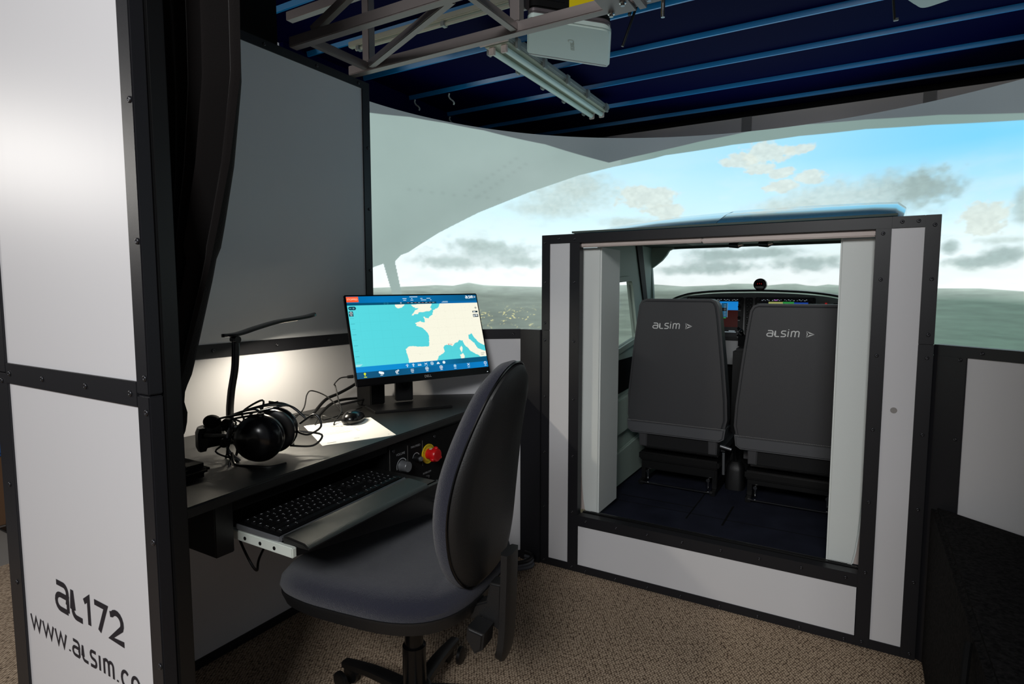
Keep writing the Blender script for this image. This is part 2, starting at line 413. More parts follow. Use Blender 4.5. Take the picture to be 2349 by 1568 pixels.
# bulkhead
wb = Wall('wall_bulkhead', (0, YB, 0), (1, 0, 0), (0, -1, 0))
z2 = 1.304
wb.piece('left_panel', 'panel', -1.062, -.972, .03, z2, -.02, 0)
wb.piece('right_panel', 'panel', .068, .152, .03, z2, -.02, 0)
wb.piece('sill_panel', 'panel', -.93, .028, .03, .19, -.02, 0)
wb.piece('outer_strip', 'strip', -1.095, -1.060, .965, 1.338, -.03, .004, .0008)
wb.piece('outer_strip', 'strip', -1.095, -1.060, 0, .964, -.03, .004, .0008)
wb.piece('outer_strip', 'strip', .151, .189, .965, 1.338, -.03, .004, .0008)
wb.piece('outer_strip', 'strip', .151, .189, 0, .964, -.03, .004, .0008)
wb.piece('inner_strip', 'strip', -.974, -.932, 0, z2, -.03, .004, .0008)
wb.piece('inner_strip', 'strip', .030, .070, 0, z2, -.03, .004, .0008)
wb.piece('top_strip', 'strip', -1.060, .070, z2, 1.338, -.03, .004, .0008)
wb.piece('top_strip', 'strip', .0702, .151, z2, 1.338, -.03, .004, .0008)
wb.piece('sill_strip', 'strip', -.932, .030, .19, .233, -.035, .004, .0008)
wb.piece('bottom_strip', 'strip', -.932, .030, 0, .03, -.03, .004, .0008)
wb.piece('bottom_strip', 'strip', -1.060, -.974, 0, .03, -.03, .004, .0008)
wb.piece('bottom_strip', 'strip', .070, .151, 0, .03, -.03, .004, .0008)
zz = (.018, .244, .470, .697, .925, .993, 1.154, 1.309)
wb.sc([(-1.080, z) for z in zz] + [(.174, z) for z in zz])
wb.sc([(-.954, z) for z in (.018, .244, .470, .697, .925, 1.154)] + [(.049, z) for z in (.018, .244, .470, .697, .925, 1.154, 1.29)])
wb.sc([(-.955, 1.318), (-1.02, 1.322), (.095, 1.322), (.135, 1.322)])
wb.sc([(x, .215) for x in (-.895, -.770, -.648, -.519, -.384, -.258, -.130, -.003)])
wb.sc([(x, .012) for x in (-.895, -.770, -.643, -.520, -.383, -.257, -.128, 0)])
part('scuff', MB().cone((.1, YB - .0003, .762), (.1, YB - .0008, .762), .009, .009, 20), 'far_strip', wb.root, label='round grey smudge')
# splayed corner walls joining the bulkhead
wc = Wall('wall_corner_left', (-1.653, 1.722, 0), (.776, .631, 0), (.631, -.776, 0))
LL = .592
wc.piece('panel', 'panel', .0, LL, .03, .926, -.02, 0)
wc.piece('top_strip', 'strip', .0, LL - .0, .926, .965, -.03, .004, .0008)
wc.piece('bottom_strip', 'strip', .0, LL, 0, .03, -.02, .004, .0008)
struct('trim_left_post', MB().box(-1.188, -1.0955, 2.080, 2.118, 0, .965, .002), 'strip')
wc.sc([(.56, .946), (.3, .946), (.06, .946)])
wr = Wall('wall_corner_right', (.2, 2.1, 0), (.776, -.631, 0), (-.631, -.776, 0))
wr.piece('panel', 'panel', .07, 1.5, .03, .934, -.02, 0)
wr.piece('top_strip', 'strip', -.01, 1.5, .934, .965, -.03, .004, .0008)
wr.piece('left_post', 'strip', -.01, .082, 0, .934, -.03, .004, .0008)
wr.piece('bottom_strip', 'strip', .082, 1.5, 0, .03, -.02, .004, .0008)
wr.sc([(.065, .7), (.065, .927), (.12, .95), (.065, .47), (.35, .95)])

# ============================================================ PROJECTION SCREEN
CX, CY, RR, H0, H1 = -.45, 2.22, 1.866, .32, 2.128
TH0, TH1 = -104.0, 104.0
NU, NV = 1300, 600
th = np.linspace(TH0, TH1, NU); zz_ = np.linspace(H0, H1, NV)
T, Z = np.meshgrid(th, zz_)
rs = np.random.RandomState(3)
def vnoise(x, y, seed=0):
    g = np.random.RandomState(seed).rand(256, 256)
    xi = np.floor(x).astype(int); yi = np.floor(y).astype(int); fx = x - xi; fy = y - yi
    fx = fx * fx * (3 - 2 * fx); fy = fy * fy * (3 - 2 * fy); a = lambda i, j: g[(yi + j) % 256, (xi + i) % 256]
    return (a(0, 0) * (1 - fx) + a(1, 0) * fx) * (1 - fy) + (a(0, 1) * (1 - fx) + a(1, 1) * fx) * fy
def fbm(x, y, seed=0, o=5):
    s = 0; a = .5; t = 0
    for k in range(o): s = s + a * vnoise(x * 2 ** k + 17.3 * k, y * 2 ** k + 9.1 * k, seed + k); t += a; a *= .55
    return s / t
def inpoly(x, y, poly):
    r = np.zeros(x.shape, bool); n = len(poly)
    for i in range(n):
        x0, y0 = poly[i]; x1, y1 = poly[(i + 1) % n]
        if y0 == y1: continue
        c = ((y0 > y) != (y1 > y)) & (x < (x1 - x0) * (y - y0) / (y1 - y0) + x0); r ^= c
    return r
def interp(x, pts):
    pts = sorted(pts); return np.interp(x, [p[0] for p in pts], [p[1] for p in pts])
HOR = [(-105, 1.12), (-83.75, 1.137), (-74, 1.149), (-70.5, 1.155), (-66.7, 1.152), (-63.36, 1.172), (-60.03, 1.156), (-47.71, 1.146), (-23.88, 1.165), (-18, 1.150), (-15.2, 1.153), (-10, 1.160), (-8.53, 1.168), (-5, 1.166), (-3, 1.152), (1.02, 1.165), (3, 1.166), (4.84, 1.154), (6.5, 1.150), (8.52, 1.160), (10.34, 1.154), (14, 1.14), (26.07, 1.134), (31.48, 1.133), (37.1, 1.118), (60, 1.13), (105, 1.12)]
WING = [(-84.39, 2.068), (-75.66, 2.107), (-68, 2.118), (-59.9, 2.114), (-46.82, 2.069), (-33.49, 1.968), (-30.09, 1.951), (-24.4, 1.992), (-32.76, 1.94), (-39.71, 1.882), (-50.31, 1.757), (-61.1, 1.609), (-70.19, 1.461), (-74, 1.385), (-76.37, 1.343), (-78, 1.325), (-79.41, 1.285), (-79.15, 1.261), (-77.92, 1.108), (-80.0, 1.108), (-81.77, 1.27), (-84.13, 1.248), (-104, 1.25), (-104, 2.0)]
ARCU = [(-33.49, 1.968), (-28.79, 2.005), (-22, 2.05), (-15.69, 2.089), (-6.08, 2.13), (3.82, 2.127), (13.31, 2.101), (24.43, 2.048), (35.46, 1.966), (45, 1.88), (60, 1.72), (80, 1.5), (105, 1.3)]
ARCL = [(-28.77, 1.968), (-22.16, 2.012), (-9.35, 2.054), (2.49, 2.064), (13.38, 2.047), (23.34, 2.004), (35.52, 1.933), (45, 1.85), (60, 1.69), (80, 1.47), (105, 1.27)]
def C3(c): return np.array(lin(c))
pic = np.zeros((NV, NU, 3))
hz = interp(T, HOR)
# sky
up = np.clip((Z - hz) / (.95), 0, 1)[..., None]
blue = np.clip((T + 45) / 75, 0, 1)[..., None]
skyA = C3((250, 255, 254)); skyM = C3((216, 246, 252)); skyT = C3((112, 208, 248))
sky = skyA * (1 - np.clip(up / .45, 0, 1)) + skyM * np.clip(up / .45, 0, 1)
k = np.clip((up - .30) / .5, 0, 1) * (.2 + .8 * blue)
sky = sky * (1 - k) + skyT * k
n1 = fbm(T / 9, Z * 9, 11)[..., None]; n2 = fbm(T / 3.2, Z * 22, 23)[..., None]
k = np.clip((n1 - .48) * 4, 0, 1) * np.clip(1.25 - up * 1.25 - blue * .1, 0, 1) * .5
sky = sky * (1 - k) + C3((222, 238, 232)) * k
k = np.clip((n2 - .55) * 5, 0, 1) * np.clip(1 - np.abs(up - .25) * 3, 0, 1) * .35
sky = sky * (1 - k) + C3((186, 208, 204)) * k
CL = [
(-2.96, 1.985, 4.6, 0.07, 'w'),(-7.65, 1.951, 3.6, 0.044, 'w'),(-4.42, 1.888, 2.7, 0.032, 'w'),(2.73, 1.985, 2.6, 0.036, 'w'),(-0.51, 1.849, 2.7, 0.032, 'w'),(4.78, 1.813, 2.9, 0.039, 'w'),(-0.42, 1.769, 3.0, 0.037, 'w'),(18.86, 1.671, 8.2, 0.12, 'g'),(22.69, 1.678, 4.6, 0.089, 'd'),(7.87, 1.673, 8.4, 0.108, 'm'),(0.52, 1.614, 7.4, 0.075, 'm'),(-26.0, 1.748, 6.1, 0.072, 'w'),(-22.44, 1.646, 4.3, 0.052, 'w'),(-42.24, 1.743, 9.1, 0.099, 'm'),(-39.5, 1.817, 7.2, 0.084, 'm'),(-46.85, 1.653, 7.4, 0.062, 'm'),(-58.11, 1.375, 9.4, 0.055, 'g'),(-66.66, 1.293, 8.5, 0.043, 'g'),(-52.44, 1.31, 5.6, 0.039, 'g'),(-61.89, 1.411, 5.7, 0.033, 'g'),(-3.09, 1.361, 6.9, 0.036, 'd'),(-12.0, 1.354, 4.9, 0.043, 'd'),(4.68, 1.286, 5.8, 0.048, 'd'),(-11.93, 1.277, 6.9, 0.046, 'd'),(-18.7, 1.256, 5.1, 0.029, 'g'),(30.66, 1.264, 4.3, 0.036, 'd'),(34.59, 1.301, 3.8, 0.035, 'd'),(26.81, 1.349, 1.5, 0.035, 'd'),(36.3, 1.53, 1.4, 0.104, 'g'),(31.42, 1.486, 3.4, 0.087, 'w'),(33.9, 1.371, 3.3, 0.021, 'm'),(-12.11, 1.481, 6.5, 0.029, 'm'),(-29.45, 1.577, 5.3, 0.034, 'm'),
(48, 1.5, 7, .09, 'g'), (62, 1.35, 9, .05, 'd'), (80, 1.4, 8, .08, 'g')]
cc = dict(w=((212, 222, 212), .85, .16), m=((188, 206, 201), .75, .45), g=((164, 184, 180), .8, .45), d=((142, 165, 161), .85, .42))
wx = fbm(T / 1.6, Z * 26, 41) - .5; wz = fbm(T / 1.6, Z * 26, 77) - .5; tex = fbm(T / .7, Z * 60, 5)
for a, z, ra, rz, kk in CL:
    c, al, soft = cc[kk]
    if kk != 'w': ra *= 1.3; rz *= 1.25
    wa = 1.15 if kk == 'w' else .75
    sel = (np.abs(th - a) < ra * 2.4)
    if not sel.any(): continue
    s_ = np.where(sel)[0]; i0, i1 = s_[0], s_[-1] + 1
    d = np.sqrt(((T[:, i0:i1] - a) / ra + wa * wx[:, i0:i1]) ** 2 + ((Z[:, i0:i1] - z) / rz + wa * wz[:, i0:i1]) ** 2)
    k = np.clip((1.15 - d) / (soft * 2), 0, 1); k = (k * k * (3 - 2 * k) * al)[..., None]
    col = C3(c) * (.82 + .36 * tex[:, i0:i1])[..., None]
    sky[:, i0:i1] = sky[:, i0:i1] * (1 - k) + col * k
pic[:] = sky
# ground
g = Z < hz; dz = np.clip((hz - Z) / .6, 0, 1)[..., None]
gA = C3((168, 186, 176)); gB = C3((114, 128, 116)); gC = C3((88, 112, 102)); rt_ = np.clip((T + 20) / 50, 0, 1)[..., None]
gr = gA * np.clip(1 - dz * 9, 0, 1) + (gB * (1 - rt_) + C3((84, 112, 98)) * rt_) * (1 - np.clip(1 - dz * 9, 0, 1))
gr = gr * (1 - dz * .25) + gC * dz * .25
n3 = fbm(T / 5, Z * 70, 61)[..., None]; gr = gr * (.66 + .66 * n3); gr = gr * (.88 + .24 * fbm(T / 1.2, Z * 130, 67)[..., None])
road = np.clip(1 - np.abs(fbm(T / 2.6, Z * 26, 131, 3) - .5) * 22, 0, 1)
lt = (np.clip((fbm(T / .30, Z * 170, 91, 2) - .52) * 7, 0, 1) * road * np.exp(-((T + 56) / 9) ** 2) * np.exp(-((Z - .94) / .055) ** 2))[..., None]
gr = gr * (1 - .25 * np.exp(-((T + 56) / 10) ** 2 - ((Z - .93) / .08) ** 2)[..., None]) + C3((240, 225, 130)) * np.clip(lt * 1.4, 0, 1)
AAZ = (H1 - H0) / NV
ka = np.clip((hz - Z) / AAZ + .5, 0, 1)[..., None]; pic = pic * (1 - ka) + gr * ka
# high-wing picture and the unlit margins
LOW = [(-104, 1.22), (-84.13, 1.248), (-81.8, 1.272), (-79.41, 1.285), (-78, 1.325), (-76.37, 1.343), (-70.19, 1.461), (-61.1, 1.609), (-50.31, 1.757), (-39.71, 1.882), (-32.76, 1.94), (-28.77, 1.966), (-24.4, 1.994)] + ARCL[1:]
UPP = [(-104, 2.0), (-84.39, 2.068), (-75.66, 2.107), (-68, 2.118), (-59.9, 2.114), (-46.82, 2.069)] + ARCU
LOWz = interp(T, LOW); UPPz = interp(T, UPP)
wing = (T < -31) & (Z > LOWz) | inpoly(T, Z, [(-79.41, 1.30), (-79.15, 1.261), (-77.92, 1.100), (-80.0, 1.100), (-81.77, 1.27), (-82.0, 1.30)])
wcol = C3((148, 168, 162)) * (1 + .10 * (fbm(T / 6, Z * 5, 31)[..., None] - .5))
sh = np.clip(1 - np.abs((T + 62) - (Z - 1.70) * 60) / 14, 0, 1)[..., None]; wcol = wcol * (1 - .10 * sh)
ka = np.maximum(np.clip((Z - LOWz) / AAZ + .5, 0, 1) * (T < -31), wing)[..., None]; pic = pic * (1 - ka) + wcol * ka
for i in range(9):                                  # rivet and panel lines in the wing picture
    for a0, z0 in ((-63 + i * 1.25, 1.74 + i * .028), (-61 + i * 1.25, 1.71 + i * .028), (-76 + i * 2.4, 1.70 + .004 * (i % 2))):
        d = ((T - a0) / .45) ** 2 + ((Z - z0) / .009) ** 2; pic *= (1 - .13 * np.exp(-d) * wing)[..., None]
band = np.clip((Z - LOWz) / AAZ + .5, 0, 1)[..., None] * (T >= -31)[..., None]
kb_ = np.clip((T + 36) / 12, 0, 1)[..., None]
pic = pic * (1 - band) + (wcol * (1 - kb_) + C3((118, 142, 134)) * kb_) * band
ka = np.clip((Z - UPPz) / AAZ + .5, 0, 1)[..., None]; pic = pic * (1 - ka) + C3((72, 78, 80)) * ka
ang = np.radians(T); X = CX + RR * np.sin(ang); Y = CY + RR * np.cos(ang)
def grid_mesh(name, X, Y, Z, pic, mat):
    nv, nu = X.shape; me = bpy.data.meshes.new(name)
    co = np.stack([X, Y, Z], -1).reshape(-1, 3).astype(np.float32)
    i = np.arange(nv * nu).reshape(nv, nu); q = np.stack([i[:-1, :-1], i[:-1, 1:], i[1:, 1:], i[1:, :-1]], -1).reshape(-1, 4).astype(np.int32)
    me.vertices.add(len(co)); me.vertices.foreach_set('co', co.ravel())
    me.loops.add(q.size); me.loops.foreach_set('vertex_index', q.ravel())
    me.polygons.add(len(q)); me.polygons.foreach_set('loop_start', np.arange(0, q.size, 4, dtype=np.int32))
    me.polygons.foreach_set('loop_total', np.full(len(q), 4, np.int32))
    me.polygons.foreach_set('use_smooth', np.ones(len(q), bool))
    at = me.color_attributes.new('picture', 'FLOAT_COLOR', 'POINT')
    c = np.ones((nv * nu, 4), np.float32); c[:, :3] = np.clip(pic, 0, 4).reshape(-1, 3); at.data.foreach_set('color', c.ravel())
    me.update(); me.validate(); me.materials.append(mat); return me
ps = thing('projection_screen', 'tall curved projection screen showing sky, clouds and land behind the cabin', 'projection screen', (CX, CY, 0))
sm = attr_screen('projected_picture', (.42, .43, .44), .9)
me = grid_mesh('picture_surface', X - CX, Y - CY, Z, pic, sm); o = link('picture_surface', me, ps)
bk = MB(); n = 64; r0, r1 = RR + .004, RR + .03; a = [R(TH0 + (TH1 - TH0) * i / n) for i in range(n + 1)]
vs = []; fs = []
for t_ in a:
    for r_, z_ in ((r0, 0), (r0, H1), (r1, H1), (r1, 0)): vs.append((CX + r_ * sin(t_), CY + r_ * cos(t_), z_))
for i in range(n):
    for j in range(4): fs.append((4 * i + j, 4 * i + (j + 1) % 4, 4 * i + 4 + (j + 1) % 4, 4 * i + 4 + j))
fs += [(0, 1, 2, 3), (4 * n + 3, 4 * n + 2, 4 * n + 1, 4 * n)]
part('backing', bk.add(vs, fs), 'far_panel', ps, True)

# ============================================================ OVERHEAD
tr = thing('roof_truss', 'aluminium box truss crossing below the blue ceiling', 'truss', (-1.6, 1.5, 1.906))
S = .033
def bar(p0, p1, s=S, nm='brace', par=tr, mat='alu', up=(0, 0, 1)):
    p0, p1 = V(p0), V(p1); d = p1 - p0; L_ = d.length; x = d.normalized(); upv = V(up)
    if abs(x.dot(upv)) > .95: upv = V((0, 1, 0))
    y = upv.cross(x).normalized(); z = x.cross(y)
    m = Matrix(((x.x, y.x, z.x, p0.x), (x.y, y.y, z.y, p0.y), (x.z, y.z, z.z, p0.z), (0, 0, 0, 1)))
    return part(nm, MB().box(0, L_, -s / 2, s / 2, -s / 2, s / 2, .0025, m, 2), mat, par)
yA, yB, zb, zt = 1.640, 1.362, 1.9235, 2.19
x0, x1 = -1.655, 1.3
bar((x0, yA, zb), (x1, yA, zb), nm='chord'); bar((x0 + .02, yB, zb), (x1, yB, zb), nm='chord')
bar((x0 - .33, yA, zt), (x1, yA, zt), nm='chord'); bar((x0 - .33, yB, zt), (x1, yB, zt), nm='chord')
q = S * .75
for i, x in enumerate((-1.567, -.95, -.333, .284, .9)):
    bar((x, yA, zb + S / 2), (x, yA, zt - S / 2), S); bar((x, yA - S / 2, zb), (x, yB + S / 2, zb), q)
    if i < 4:
        if i != 1: bar((x + .03, yA - .02, zb), (x + .56, yB + .02, zb), q)
        if i != 1: bar((x + .03, yB, zb + .02), (x + .58, yB, zt - .02), q)
        if i > 1: bar((x + .03, yA, zb + .02), (x + .58, yA, zt - .02), q)
# mount plates for the projector with bolts
part('mount_plate', MB().box(-.655, -.575, 1.40, 1.66, 1.9, 1.906, .001), 'alu', tr)
part('mount_plate', MB().box(-.565, -.545, 1.40, 1.66, 1.9, 1.93, .001), 'alu', tr)
for x, y in ((-.64, 1.635), (-.59, 1.59), (-.52, 1.60)):
    part('bolt', MB().lathe((x, y, 1.9), (0, 0, -1), [(.010, 0), (.010, .005), (.006, .006), (.006, .012)], 10), 'chrome', tr, True)
part('bolt', MB().cone((-.50, 1.66, 1.93), (-.50, 1.66, 1.865), .0055), 'chrome', tr, True, label='long hanging bolt')

pj = thing('projector', 'white ceiling projector with a yellow label above the tube light', 'projector', (-.92, 1.98, 2.14))
Aq, Bq, Cq, Dq = V((-.946, 1.70, 0)), V((-.752, 1.925, 0)), V((-.880, 2.235, 0)), V((-1.095, 1.965, 0))
def quad_round(pts, r, n=5):
    o = []; m = len(pts)
    for i in range(m):
        p, a, b = V(pts[i]), V(pts[i - 1]), V(pts[(i + 1) % m]); e0 = p + (a - p).normalized() * r; e1 = p + (b - p).normalized() * r
        for k in range(n + 1):
            t = k / n; o.append(e0 * (1 - t) ** 2 + p * 2 * t * (1 - t) + e1 * t * t)
    return o
q4 = quad_round([Aq, Bq, Cq, Dq], .035)
part('casing', MB().prism([p + V((0, 0, 1.980)) for p in q4], (0, 0, .022), .006), 'proj', pj, True)
q5 = [p.lerp((Aq + Bq + Cq + Dq) / 4, .012) for p in q4]
part('edge_band', MB().prism([p + V((0, 0, 2.0022)) for p in q5], (0, 0, .016), .004), 'projg', pj, True)
q6 = [p.lerp((Aq + Bq + Cq + Dq) / 4, .03) for p in q4]
part('body', MB().prism([p + V((0, 0, 2.0185)) for p in q6], (0, 0, .14), .006), 'blackm', pj, True)
e = (Bq - Aq).normalized(); nn = V((e.y, -e.x, 0))
off = Aq + nn * -.004
vm = MB()
for r_ in range(7):
    for c_ in range(6):
        p = off + e * (.03 + c_ * .017) + V((0, 0, 2.045 + r_ * .012)); vm.prism([p, p + e * .013, p + e * .013 + V((0, 0, .006)), p + V((0, 0, .006))], nn * .0015)
part('vent', vm, 'black', pj)
p = off + e * .145 + V((0, 0, 2.028))
part('warning_label', MB().prism([p, p + e * .10, p + e * .10 + V((0, 0, .062)), p + V((0, 0, .062))], nn * .001), 'yellow', pj)
cc_ = (Aq + Bq + Cq + Dq) / 4 + (Cq - Dq) * .02
t = text_mb('Canon', .034); part('lettering', place(t, cc_ + V((0, 0, 1.9795)), (V((-.129, .31, 0))).normalized(), -e, (0, 0, -1)), 'tray_w', pj, label='raised maker lettering')
gp = [Dq.lerp(Cq, .02) + (Aq - Dq) * .06, Dq.lerp(Cq, .96) + (Bq - Cq) * .05]
part('groove', MB().prism([gp[0] + V((0, 0, 1.9793)), gp[1] + V((0, 0, 1.9793)), gp[1] + (Bq - Cq) * .022 + V((0, 0, 1.9793)), gp[0] + (Aq - Dq) * .022 + V((0, 0, 1.9793))], (0, 0, .002)), 'projg', pj)
part('lens', MB().cone(Aq + V((-.01, .01, 2.04)), Aq + V((-.06, .01, 2.04)), .03, .027), 'projg', pj, True)
part('bracket', MB().cone((-.725, 2.02, 2.06), (-.70, 2.06, 2.325), .006), 'black', pj)
part('bracket', MB().cone((-.80, 2.16, 2.02), (-.70, 2.20, 2.325), .005), 'black', pj)
part('hanger', MB().cone((-.9, 1.98, 2.15), (-.9, 1.98, 2.325), .02), 'black', pj, True)

pj2 = thing('projector', 'white projector corner hanging at the right end of the ceiling', 'projector', (.16, 2.05, 2.2))
q7 = quad_round([V((-.02, 2.02, 0)), V((.12, 2.335, 0)), V((.42, 2.2, 0)), V((.28, 1.88, 0))], .04)
part('casing', MB().prism([p + V((0, 0, 2.0)) for p in q7], (0, 0, .05), .012), 'proj', pj2, True)
part('body', MB().prism([p.lerp(V((.2, 2.1, 0)), .04) + V((0, 0, 2.051)) for p in q7], (0, 0, .10), .006), 'blackm', pj2, True)
part('hanger', MB().cone((.2, 2.1, 2.15), (.2, 2.1, 2.325), .02), 'black', pj2, True)
rod = part('antenna_rod', MB().cone((.04, 2.30, 2.115), (.055, 2.36, 2.0), .004), 'black', pj2); 
part('rod_tip', MB().box(.052, .066, 2.356, 2.366, 1.996, 2.004, .001), 'clip', pj2)

# twin tube batten
bt = thing('tube_light', 'unlit twin fluorescent batten fixed under the blue ceiling', 'light fitting', (-1.485, 2.97, 2.296))
part('housing', MB().box(-1.560, -1.41, 2.36, 3.60, 2.245, 2.278, .008), 'clip', bt, True)
for y_ in (2.6, 3.36): part('ceiling_spacer', MB().box(-1.51, -1.46, y_ - .03, y_ + .03, 2.2785, 2.3248, .002), 'clip', bt)
part('reflector', MB().box(-1.548, -1.422, 2.375, 3.585, 2.238, 2.2445, .002), 'tray_w', bt)
for x in (-1.518, -1.452):
    tb = part('tube', MB().cone((x, 2.40, 2.222), (x, 3.56, 2.222), .0135, n=16), 'tube', bt, True)
    for y in (2.385, 3.56): part('tube_holder', MB().box(x - .016, x + .016, y, y + .016, 2.204, 2.2375, .003), 'trim', bt)
for y in (2.44, 2.71, 2.98, 3.25, 3.54):
    for s_ in (-1, 1):
        x = -1.485 + s_ * .078; part('clip', MB().box(x - .007, x + .007, y - .016, y + .016, 2.225, 2.275, .003), 'clip', bt)
part('end_lip', MB().box(-1.562, -1.408, 2.352, 2.362, 2.236, 2.26, .002), 'trim', bt)
# second batten further back behind the truss
b2 = thing('tube_light', 'slim grey batten on the ceiling behind the truss', 'light fitting', (-1.6, 2.16, 2.296))
part('housing', MB().box(-2.16, -.98, 2.12, 2.15, 2.275, 2.302, .004), 'tray_w', b2, True)
part('tube', MB().cone((-2.12, 2.135, 2.264), (-1.02, 2.135, 2.264), .008), 'tray_w', b2, True)
for x in (-2.1, -1.6, -1.05): part('tube_holder', MB().box(x - .010, x + .010, 2.120, 2.150, 2.254, 2.275, .002), 'clip', b2)
# cable hooks
for x, y, lb in ((-2.41, 2.93, 'left white cable hook on a blue ceiling rib'), (-2.16, 2.945, 'right white cable hook on a blue ceiling rib'), (-2.53 + .09, 3.33, 'white cable hook in the ceiling corner above the screen')):
    o = part('cable_hook', MB().tube([(x - .012, y, 2.296), (x - .016, y, 2.28), (x - .004, y, 2.262), (x + .012, y, 2.250), (x + .022, y, 2.236), (x + .018, y, 2.225)], .0045, 6), 'white_metal', None, True)
    tag(o, lb, 'hook', 'white cable hooks on the ceiling')

# ============================================================ CURTAIN
def curtain():
    prof = [(.705, -1.245), (.80, -1.225), (.825, -1.20), (.86, -1.19), (.885, -1.205), (.895, -1.212), (.951, -1.165), (1.041, -1.121), (1.142, -1.071), (1.238, -1.03), (1.352, -.986), (1.497, -.948), (1.60, -.945), (2.29, -.945)]
    lef = [(.705, -1.40), (.89, -1.36), (1.1, -1.45), (1.5, -1.58), (2.29, -1.62)]
    nu, nz = 150, 70; vs = []
    for j in range(nz + 1):
        z = .80 + (2.285 - .80) * j / nz
        xr = np.interp(z, [p[0] for p in prof], [p[1] for p in prof]); xl = np.interp(z, [p[0] for p in lef], [p[1] for p in lef])
        for i in range(nu + 1):
            u = i / nu; a = .032 if z > 1.2 else .020
            if z < .9: a = .018
            y = .684 + a * sin(u * 2 * pi * 11 + .5 * sin(z * 3)) * (.6 + .4 * sin(u * 23 + 1)) + .012 * sin(u * 61 + z)
            vs.append((xl + (xr - xl) * u, y, z))
    fs = [(j * (nu + 1) + i, j * (nu + 1) + i + 1, (j + 1) * (nu + 1) + i + 1, (j + 1) * (nu + 1) + i) for j in range(nz) for i in range(nu)]
    return MB().add(vs, fs)
ct = thing('curtain', 'black pleated curtain tied back inside the entrance', 'curtain', (-1.3, .684, .706))
o = part('cloth', curtain(), 'curtain', ct, True)
part('tie_back', MB().tube([(-1.37, .66, .89), (-1.3, .655, .885), (-1.255, .66, .89), (-1.238, .685, .892), (-1.255, .71, .89), (-1.37, .72, .89)], .010, 8), 'curtain', ct, True)
part('rail', MB().box(-1.64, 1.6, .67, .70, 2.29, 2.325, .002), 'blackm', ct)

# ============================================================ DESK
dk = thing('desk', 'black built-in desk along the left wall with a keyboard tray', 'desk', (-1.4, 1.2, 0))
top = [(-1.648, .60, .683), (-1.092, .60, .683), (-1.100, .70, .683), (-1.158, 1.66, .683), (-1.172, 2.055, .683), (-1.20, 2.07, .683), (-1.646, 1.716, .683)]
part('worktop', MB().prism([V(p) for p in top], (0, 0, .022), .003), 'desk', dk)
part('support_panel', MB().box(-1.645, -1.12, .70, .742, .570, .6825, .002), 'black', dk)
part('front_rail', MB().prism([(-1.128, .743, .655), (-1.160, 1.256, .655), (-1.20, 1.256, .655), (-1.168, .743, .655)], (0, 0, .027)), 'blackm', dk)
# control box on the right, below the top
part('control_box', MB().box(-1.56, -1.166, 1.258, 1.75, .36, .6825, .003), 'black', dk)
part('face_plate', MB().box(-1.1655, -1.160, 1.262, 1.72, .50, .672, .001), 'blackm', dk)
part('tray_shelf', MB().box(-1.60, -.965, .772, 1.256, .588, .602, .001), 'desk', dk)
part('tray_lip', MB().prism([(-.966, .772, .586), (-.985, 1.262, .515), (-.985, 1.262, .602), (-.966, .772, .602)], (.006, 0, 0)), 'black', dk)
sl = part('slide_rail', MB().box(-1.19, -.960, .760, .7715, .584, .6055, .002), 'white_metal', dk, label='white metal drawer slide')
for x in (-1.11, -1.06, -1.015): part('slot', MB().cone((x, .7602, .594), (x, .7590, .594), .004), 'blackm', sl)
sl = part('slide_rail', MB().box(-1.19, -.99, 1.2565, 1.262, .585, .599, .002), 'white_metal', dk, label='white metal drawer slide')
part('outlet_plate', MB().box(-1.17, -1.158, 1.29, 1.44, .40, .468, .004), 'white_metal', dk, label='white plate under the tray')
def kn(y, z, r, d, mat, nm='knob', lb=None):
    o = part(nm, MB().lathe((-1.1595, y, z), (1, 0, 0), [(r * 1.08, 0), (r, .004), (r, d - .002), (r * .93, d)], 24), mat, dk, True, label=lb); return o
def face_text(s, y, z, size, nm='lettering', d=.0003):
    t = text_mb(s, size); part(nm, place(t, (-1.1595 + d, y, z), (0, 1, 0), (0, 0, 1), (1, 0, 0)), 'dell', dk, label='small white lettering ' + s.lower())
def ring(y, z, r, w_, a0, a1, mat='dell'):
    b = MB(); n = 24; vs = []; 
    for i in range(n + 1):
        a_ = R(a0 + (a1 - a0) * i / n); 
        for q_ in (r, r + w_): vs.append((-1.1592, y - q_ * cos(a_), z + q_ * sin(a_)))
    b.add(vs, [(2 * i, 2 * i + 1, 2 * i + 3, 2 * i + 2) for i in range(n)]); part('scale_ring', b, mat, dk, label='printed scale arc')
k1 = kn(1.318, .600, .016, .026, 'silver', lb='brushed metal volume knob')
ring(1.318, .600, .021, .003, -20, 150)
face_text('VOLUME', 1.313, .637, .010)
kn(1.384, .607, .011, .016, 'black', lb='small black fan speed knob'); kn(1.384, .607, .007, .022, 'silver', 'knob_cap')
ring(1.384, .607, .015, .0025, 10, 150)
face_text('FAN SPEED', 1.382, .645, .009)
face_text('INTERCOM', 1.436, .548, .008); face_text('PHONES', 1.392, .533, .008)
for y, z in ((1.436, .536), (1.392, .522)): kn(y, z, .005, .008, 'chrome', 'socket')
b = MB()
for y in (1.345, 1.415): b.box(-1.1598, -1.1593, y - .0006, y + .0006, .575, .655)
b.box(-1.1598, -1.1593, 1.2655, 1.2665, .56, .66); part('divider_line', b, 'ink', dk)['kind'] = 'stuff'
for y, z in ((1.282, .652), (1.475, .655)): screw((-1.1595, y, z), (1, 0, 0), dk)
part('ring_plate', MB().cone((-1.1598, 1.442, .607), (-1.157, 1.442, .607), .031, n=32), 'ringy', dk, True, label='yellow emergency stop ring')
